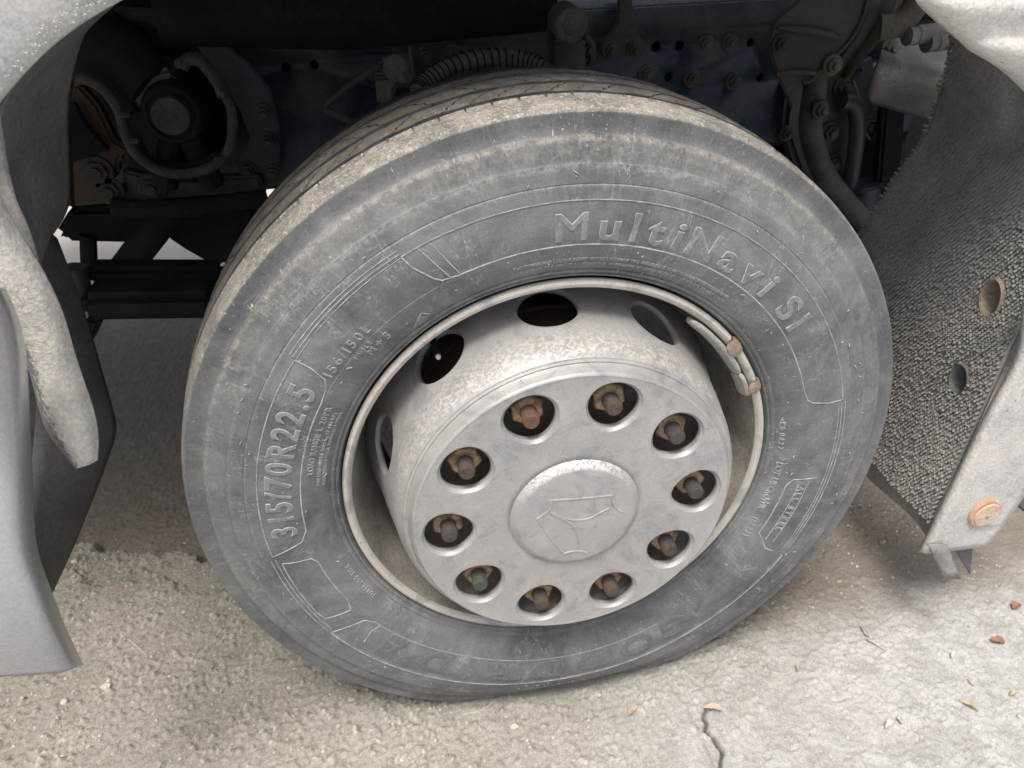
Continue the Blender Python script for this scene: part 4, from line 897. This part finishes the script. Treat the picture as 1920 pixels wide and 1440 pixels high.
def cells(x, y, s, k=0):                 # distance to nearest cell point, and the cell's random value
    X = x*s; Y = y*s; ix = np.floor(X); iy = np.floor(Y); best = np.full(X.shape, 9.0); val = np.zeros(X.shape)
    for dx in (-1, 0, 1):
        for dy_ in (-1, 0, 1):
            jx, jy = ix+dx, iy+dy_; px = jx+hashn(jx, jy, k+1); py = jy+hashn(jx, jy, k+2); d = np.hypot(X-px, Y-py); m = d < best
            best = np.where(m, d, best); val = np.where(m, hashn(jx, jy, k+3), val)
    return best, val
def sm(x, a, b): t = np.clip((x-a)/(b-a), 0, 1); return t*t*(3-2*t)
def height(X, Y):
    w = (fbm(X, Y, 2.2, 3, 5)-.5)
    near = np.exp(-np.maximum(0, np.hypot(X, Y)-1.5))
    h = .010*w*near
    # zones
    n1 = fbm(X, Y, 5, 4, 40)
    ledge = .57-.36*(X+.95)+.012*np.sin(X*31)+.05*(n1-.5)
    ledge = ledge+.035*(fbm(X, Y, 22, 4, 55)-.5)*2
    pit = sm(Y, ledge, ledge+.020)*sm(-X, .12, .35)*(1-sm(Y, 1.5, 2.2))      # lower brown dirt beyond the ledge
    ledge2 = ledge-.10-.03*(n1-.5)*4; pit2 = sm(Y, ledge2, ledge2+.01)*sm(-X, .2, .4)
    h -= .026*pit+.010*pit2
    pale = sm(X*1.0-Y*1.3+(n1-.5)*.5, -.15, .80)                               # smoother, paler concrete to the right and front
    pebb = (1-pale*.9)*(1-pit*.60)
    d1, v1 = cells(X, Y, 95, 3); d2, v2 = cells(X, Y, 170, 9); d3, v3 = cells(X, Y, 55, 21)
    st1 = np.clip(.50-d1, 0, .5)*2*(v1 > .35); st2 = np.clip(.5-d2, 0, .5)*2*(v2 > .3); st3 = np.clip(.42-d3, 0, .42)*2.2*(v3 > .80)
    dome = lambda s: 1-(1-s)**2
    rough_ = sm(fbm(X, Y, 12, 4, 77), .35, .62)
    h += near*pebb*(.0058*dome(st1)*rough_+.0030*dome(st2)+.0078*dome(np.clip(st3, 0, 1)))
    crust = sm(fbm(X, Y, 28, 5, 91), .42, .60)
    h += near*(.0016*crust*pale+.0024*dome(st2)*pale*crust+.0034*(fbm(X, Y, 60, 3, 13)-.5)*(.5+pebb*.5)+.0042*pale*(1-np.abs(2*fbm(X, Y, 62, 3, 44)-1))**4*sm(fbm(X, Y, 7, 3, 71), .35, .6)+.0026*(fbm(X, Y, 190, 2, 31)-.5))
    # trowel ridges in the pale concrete
    rid = np.abs(fbm(X+.07*n1, Y, 3.1, 3, 66)-.5); rg = np.exp(-(rid/.010)**2)*pale*sm(X, .25, .5)
    h += .0010*rg
    # crack running to the front
    cp = np.array([gd(*p)[:2] for p in ((1290, 1150), (1312, 1215), (1322, 1285), (1326, 1315), (1318, 1345), (1330, 1375), (1350, 1405), (1352, 1445), (1362, 1500), (1370, 1600))])
    yy_ = cp[::-1, 1]; xx_ = cp[::-1, 0]; cxx = np.interp(Y, yy_, xx_)+.004*(vnoise(X*0, Y*70, 5)-.5)*2
    wd = .0024+.0016*vnoise(X*0+3, Y*30, 8); ck = np.exp(-((X-cxx)/wd)**2)*(Y < -.05)*sm(-Y, .06, .11)
    h -= .012*ck
    cp2 = np.array([gd(*p)[:2] for p in ((1226, 1240), (1262, 1290), (1296, 1340), (1330, 1410), (1345, 1460))]); c2 = np.interp(Y, cp2[::-1, 1], cp2[::-1, 0])+.003*(vnoise(X*0, Y*60, 2)-.5); ck2 = .6*np.exp(-((X-c2)/.0018)**2)*(Y < -.02); h -= .004*ck2
    tyr = np.exp(-(X/.17)**4)*sm(Y, -.03, .01)*(1-sm(Y, .26, .30)); h = h*(1-tyr)-.002*tyr
    h -= .0*Y
    return h, pale, pit, np.clip(ck+ck2*.5, 0, 1), crust, v1, pebb, rg, np.clip(np.maximum(st1*rough_*(v1 > .55), np.clip(st3, 0, 1))*1.6, 0, 1)
def axis(a, b, step, far0, far1, g):
    c_ = list(np.arange(a, b, step)); s = step; x = b; up = []
    while x < far1: up.append(x); s *= g; x += s
    up.append(far1); s = step; x = a-step; dn = []
    while x > far0: dn.append(x); s *= g; x -= s
    dn.append(far0); return np.array(dn[::-1]+c_+up)
xs = axis(-1.22, 1.0, .0029, -90, 90, 1.07); ys = axis(-.36, .64, .0028, -60, 120, 1.014)
X, Y = np.meshgrid(xs, ys); Hh, pale, pit, crk, crust, pv, pebb, rgd, stm = height(X, Y)
nx, ny = len(xs), len(ys)
me = bpy.data.meshes.new('ground'); me.vertices.add(nx*ny); co_ = np.stack([X, Y, Hh-.001], -1).reshape(-1).astype(np.float32); me.vertices.foreach_set('co', co_)
ii = (np.arange(ny-1)[:, None]*nx+np.arange(nx-1)[None, :]).ravel(); quads = np.stack([ii, ii+1, ii+nx+1, ii+nx], -1).astype(np.int32)
me.loops.add(quads.size); me.loops.foreach_set('vertex_index', quads.ravel()); me.polygons.add(len(quads)); me.polygons.foreach_set('loop_start', np.arange(0, quads.size, 4, dtype=np.int32)); me.polygons.foreach_set('loop_total', np.full(len(quads), 4, dtype=np.int32))
me.update(calc_edges=True); me.polygons.foreach_set('use_smooth', np.ones(len(quads), dtype=bool))
ca_ = me.color_attributes.new('zone', 'FLOAT_COLOR', 'POINT'); ca_.data.foreach_set('color', np.stack([pale, pit, crk, pv], -1).reshape(-1).astype(np.float32))
ca_ = me.color_attributes.new('zone2', 'FLOAT_COLOR', 'POINT'); ca_.data.foreach_set('color', np.stack([crust, rgd, pebb, stm], -1).reshape(-1).astype(np.float32))
gm, n, b = M('old_concrete'); c = coord(n)
A1 = N(n, 'ShaderNodeVertexColor', layer_name='zone'); A2 = N(n, 'ShaderNodeVertexColor', layer_name='zone2')
s1 = N(n, 'ShaderNodeSeparateColor'); lk(n, A1.outputs[0], s1.inputs[0]); s2 = N(n, 'ShaderNodeSeparateColor'); lk(n, A2.outputs[0], s2.inputs[0])
gp = N(n, 'ShaderNodeSeparateXYZ'); lk(n, c, gp.inputs[0])
col = mixc(n, ramp(n, noise(n, c, 5, 8, .7), .35, .65), (.45, .44, .395), (.33, .32, .275))
col = mixc(n, ramp(n, noise(n, c, 120, 4, .7), .35, .7), col, mixc(n, .5, col, (.50, .48, .41)))
col = mixc(n, mth(n, 'MULTIPLY', A2.outputs['Alpha'], mth(n, 'MULTIPLY', ramp(n, A1.outputs['Alpha'], .5, 1), .9)), col, (.66, .64, .56))
col = mixc(n, mth(n, 'MULTIPLY', ramp(n, noise(n, c, 85, 5, .8), .50, .64), .55), col, (.17, .157, .125))
pc = mixc(n, ramp(n, noise(n, c, 16, 7, .7), .38, .62), (.56, .565, .56), (.42, .42, .408)); pc = mixc(n, mth(n, 'MULTIPLY', s2.outputs[0], .55), pc, (.66, .665, .67))
pc = mixc(n, mth(n, 'MULTIPLY', ramp(n, noise(n, c, 95, 5, .8), .54, .66), .50), pc, (.26, .253, .235))
pc = mixc(n, mth(n, 'MULTIPLY', ramp(n, noise(n, c, 240, 3, .7), .58, .68), .6), pc, (.66, .66, .65))
col = mixc(n, mth(n, 'MULTIPLY', s1.outputs[0], .85), col, pc)
col = mixc(n, mth(n, 'MULTIPLY', s2.outputs[1], .15), col, (.66, .66, .65))
dirt = mixc(n, ramp(n, noise(n, c, 30, 6, .7), .35, .65), (.22, .190, .148), (.33, .298, .245))
col = mixc(n, mth(n, 'MULTIPLY', s1.outputs[1], .85), col, dirt)
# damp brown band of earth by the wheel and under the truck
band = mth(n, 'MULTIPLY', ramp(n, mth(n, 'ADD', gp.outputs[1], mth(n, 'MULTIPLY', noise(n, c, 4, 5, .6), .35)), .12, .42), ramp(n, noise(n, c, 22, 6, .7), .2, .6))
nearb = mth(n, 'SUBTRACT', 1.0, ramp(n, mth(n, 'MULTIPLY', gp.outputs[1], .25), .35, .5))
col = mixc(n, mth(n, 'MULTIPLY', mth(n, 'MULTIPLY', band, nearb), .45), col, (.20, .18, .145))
col = mixc(n, ramp(n, mth(n, 'MULTIPLY', gp.outputs[1], .25), .48, .56), col, (.68, .645, .57))  # far ground paler: sunlight beyond the truck painted into the colour
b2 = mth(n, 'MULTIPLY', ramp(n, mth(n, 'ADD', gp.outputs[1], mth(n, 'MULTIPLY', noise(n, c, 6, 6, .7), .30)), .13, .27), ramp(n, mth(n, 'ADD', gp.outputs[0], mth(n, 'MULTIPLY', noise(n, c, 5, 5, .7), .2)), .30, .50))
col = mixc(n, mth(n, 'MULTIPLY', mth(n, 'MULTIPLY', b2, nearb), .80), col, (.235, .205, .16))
g = noise(n, c, 420, 4, .8); col = mixc(n, .85, col, mixc(n, ramp(n, g, .3, .7), (.3,)*3, (.72,)*3), 'OVERLAY')
col = mixc(n, mth(n, 'MULTIPLY', ramp(n, noise(n, c, 260, 2, .5), .70, .73), .7), col, (.10, .09, .08))
col = mixc(n, mth(n, 'MULTIPLY', s1.outputs[2], .9), col, (.035, .03, .028))
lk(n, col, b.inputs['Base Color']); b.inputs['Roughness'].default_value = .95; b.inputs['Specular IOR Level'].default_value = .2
h = bump(n, b, g, .8, .0016); bump(n, b, noise(n, c, 150, 5, .8), .8, .003, h)
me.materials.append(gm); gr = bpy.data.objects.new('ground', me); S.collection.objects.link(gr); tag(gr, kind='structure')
def gh(x, y): return float(height(np.array([[x]]), np.array([[y]]))[0][0, 0])-.001
# loose grit
ST = grime('grit_stone', (.30, .29, .25), (.56, .545, .48), .85, amt=(.3, .6), big=70); n_ = 9500
px_ = rng.uniform(-1.0, .95, n_); py_ = -.33+rng.power(1.0, n_)*.95
pz_, pl_, pt_ = height(px_[None], py_[None])[:3]; keep = (rng.rand(n_) < (1-.75*pt_[0]))&(rng.rand(n_) < (.30+.7*(1-pl_[0])))&(~((np.abs(px_) < .2)&(py_ > -.02)&(py_ < .28)))
PHI = (1+5**.5)/2; ico = np.array([(-1, PHI, 0), (1, PHI, 0), (-1, -PHI, 0), (1, -PHI, 0), (0, -1, PHI), (0, 1, PHI), (0, -1, -PHI), (0, 1, -PHI), (PHI, 0, -1), (PHI, 0, 1), (-PHI, 0, -1), (-PHI, 0, 1)])/1.9
icf = [(0, 11, 5), (0, 5, 1), (0, 1, 7), (0, 7, 10), (0, 10, 11), (1, 5, 9), (5, 11, 4), (11, 10, 2), (10, 7, 6), (7, 1, 8), (3, 9, 4), (3, 4, 2), (3, 2, 6), (3, 6, 8), (3, 8, 9), (4, 9, 5), (2, 4, 11), (6, 2, 10), (8, 6, 7), (9, 8, 1)]
V = []; F = []
for i in np.where(keep)[0]:
    R = .0010+.0030*rng.rand()**3.2; k = len(V); q = ico*R*(1+rng.uniform(-.25, .25, (12, 1)))*np.array([1, rng.uniform(.7, 1.1), rng.uniform(.5, .8)]); t = rng.uniform(0, 6.3); q = q@np.array([[math.cos(t), -math.sin(t), 0], [math.sin(t), math.cos(t), 0], [0, 0, 1]])
    V += (q+np.array([px_[i], py_[i], pz_[0][i]+R*.15-.001])).tolist(); F += [tuple(a+k for a in f) for f in icf]
grit = mk('grit', V, F, ST, None, True, sharp=55); tag(grit, 'fine grit lying on the rough concrete', 'grit', kind='stuff')
# single pebbles
PM = [grime('pebble_pale', (.50, .48, .41), (.62, .60, .52), .85, big=40), grime('pebble_brick', (.36, .20, .15), (.46, .33, .26), .85, big=40), grime('pebble_grey', (.33, .33, .31), (.45, .44, .41), .85, big=40)]
peb = [(200, 1287, .0080, 0, 'largest pale pebble in front of the bumper corner, left of the wheel'), (122, 1318, .0062, 0, 'pale upright pebble in front of the lowest edge of the bumper'), (964, 1362, .0060, 0, 'pale pebble on bare concrete in front of the wheel centre'),
       (1122, 1305, .0048, 0, 'pale pebble right in front of the tyre contact edge'), (1652, 1020, .0065, 1, 'reddish pebble between tyre and hanging mud flap'), (980, 996, 0, 0, ''), (338, 996, .0030, 0, 'tiny white pebble on brown dirt left of the tyre'), (225, 1105, .0058, 1, 'tan pebble just under the stony ledge left of the tyre'),
       (660, 1310, .0058, 2, 'grey pebble close under the tyre, left of its contact point'), (1125, 1330, 0, 0, ''), (490, 1368, .0052, 2, 'grey pebble on gravelly ground below left of the tyre'), (138, 1050, .0060, 0, 'pinkish pale pebble on the stony ledge beside the splash guard')]
for px, py, R, mi, lb in peb:
    if not R: continue
    p = gd(px, py); bm = bmesh.new(); bmesh.ops.create_icosphere(bm, subdivisions=3, radius=R)
    sd_ = random.random()*50; sx_, sy_, sz_ = random.uniform(.9, 1.3), random.uniform(.75, 1.0), random.uniform(.6, .8)
    for v in bm.verts:
        k = 1+.35*mnoise.noise(v.co*(1.1/R)+Vector((sd_, 0, 0))); v.co = Vector((v.co.x*sx_*k, v.co.y*sy_*k, v.co.z*sz_*k))
    me = bpy.data.meshes.new('pebble'); bm.to_mesh(me); bm.free(); me.polygons.foreach_set('use_smooth', [True]*len(me.polygons)); me.materials.append(PM[mi])
    o = bpy.data.objects.new('pebble', me); S.collection.objects.link(o); o.location = (p[0], p[1], gh(p[0], p[1])+R*.35); tag(o, lb, 'pebble', 'pebbles on the concrete')
# leaves and twigs
LM = {k: grime('leaf_'+k, a, b_, .7, amt=(.35, .65), big=90, fine=300) for k, a, b_ in (('red', (.27, .125, .085), (.38, .23, .16)), ('tan', (.42, .34, .23), (.60, .52, .40)), ('pink', (.56, .40, .33), (.62, .50, .42)), ('pale', (.60, .57, .48), (.70, .67, .60)))}
def leaf(px, py, L, Wd, ang, mat, lb, curl=.35, lift=.002, cat='leaf'):
    p = gd(px, py); V = []; F = []; n = 10; ca2, sa = math.cos(ang), math.sin(ang)
    for i in range(n+1):
        t = i/n; w = Wd*math.sin(PI*min(1, t*.94+.04))**.8*(1+.15*math.sin(t*19)); u = (t-.5)*L
        for s in (-1, -.5, 0, .5, 1):
            z = lift+curl*Wd*(abs(s)**1.6)*(.6+.6*math.sin(t*3+ang))+.06*L*math.sin(t*PI*1.3+ang)*.6+(0 if s else -.0004); x_, y_ = u, s*w*.5+.08*L*math.sin(t*2.4)
            V.append((x_*ca2-y_*sa, x_*sa+y_*ca2, z))
    for i in range(n):
        for j in range(4): a = i*5+j; F.append((a, a+1, a+6, a+5))
    o = mk('leaf', V, F, LM[mat], None, True, loc=(p[0], p[1], gh(p[0], p[1])+.0015)); md = o.modifiers.new('t', 'SOLIDIFY'); md.thickness = .0005; tag(o, lb, cat, 'dry leaves on the concrete'); return o
leaf(1905, 1140, .024, .016, .3, 'red', 'rust red dry leaf at the right edge, below the reflector panel'); leaf(1868, 1206, .022, .017, -.8, 'red', 'rust red folded leaf scrap, lower of the two red leaves at right')
leaf(1497, 1252, .020, .009, 1.0, 'tan', 'small orange brown leaf on pale concrete below the right flank of the tyre'); leaf(1335, 1336, .030, .010, -.5, 'pink', 'pinkish curled leaf lying across the dark crack', .8)
leaf(1668, 1365, .022, .009, .2, 'pale', 'pale curled leaf near the bottom, right of the crack', .9); leaf(1686, 1355, .016, .008, 1.3, 'pale', 'small pale upright leaf touching the curled leaf near the bottom', .9)
leaf(1815, 1325, .030, .010, -1.15, 'tan', 'narrow tan leaf standing in the sandy hollow at right', .8); leaf(1788, 1232, .020, .009, .5, 'pale', 'pale leaf scrap above the sandy hollow at right')
leaf(1188, 1336, .026, .010, .5, 'tan', 'tan leaf on concrete in front of the tyre, left of the crack', .6); leaf(1900, 1305, .018, .008, .1, 'tan', 'tan leaf scrap at the right edge beside the sandy hollow')
leaf(420, 1290, .022, .006, 1.1, 'tan', 'thin tan leaf standing on gravel left below the tyre', .3); leaf(232, 1300, 0.001, .001, 0, 'tan', 'x') if 0 else None
TW = grime('twig_bark', (.14, .115, .085), (.26, .22, .17), .8, big=80)
for pts, R, lb in (([(1612, 1178), (1620, 1192), (1628, 1199)], .0013, 'short dark bent twig, upper of two right of the tyre'), ([(1622, 1204), (1640, 1213), (1657, 1222)], .0009, 'thin dark twig just below the bent twig right of the tyre'), ([(1812, 1276), (1818, 1282), (1824, 1288)], .0009, 'tiny dark twig in the sandy hollow'),
                   ([(870, 1288+50), (905, 1330), (930, 1312)], .0007, 'thin straw on gravel in front of the wheel'), ([(1446, 1262), (1470, 1265), (1490, 1256)], .0008, 'pale yellow straw beside the orange brown leaf'), ([(225, 1190), (250, 1206), (276, 1232)], .0008, 'long thin straw on gravel left of the tyre')):
    P = [gd(*q) for q in pts]; P = smoothpath([np.array((q[0], q[1], gh(q[0], q[1])+.003)) for q in P], 4); mb = MB(); mb.tube(P, [R*(1-.4*i/len(P)) for i in range(len(P))], 7)
    o = mb.build('twig' if 'twig' in lb else 'straw', TW if 'dark' in lb else LM['pale']); c = np.mean(P, 0)
    for v in o.data.vertices: v.co -= Vector(c)
    o.location = c; tag(o, lb, 'twig' if 'twig' in lb else 'straw')
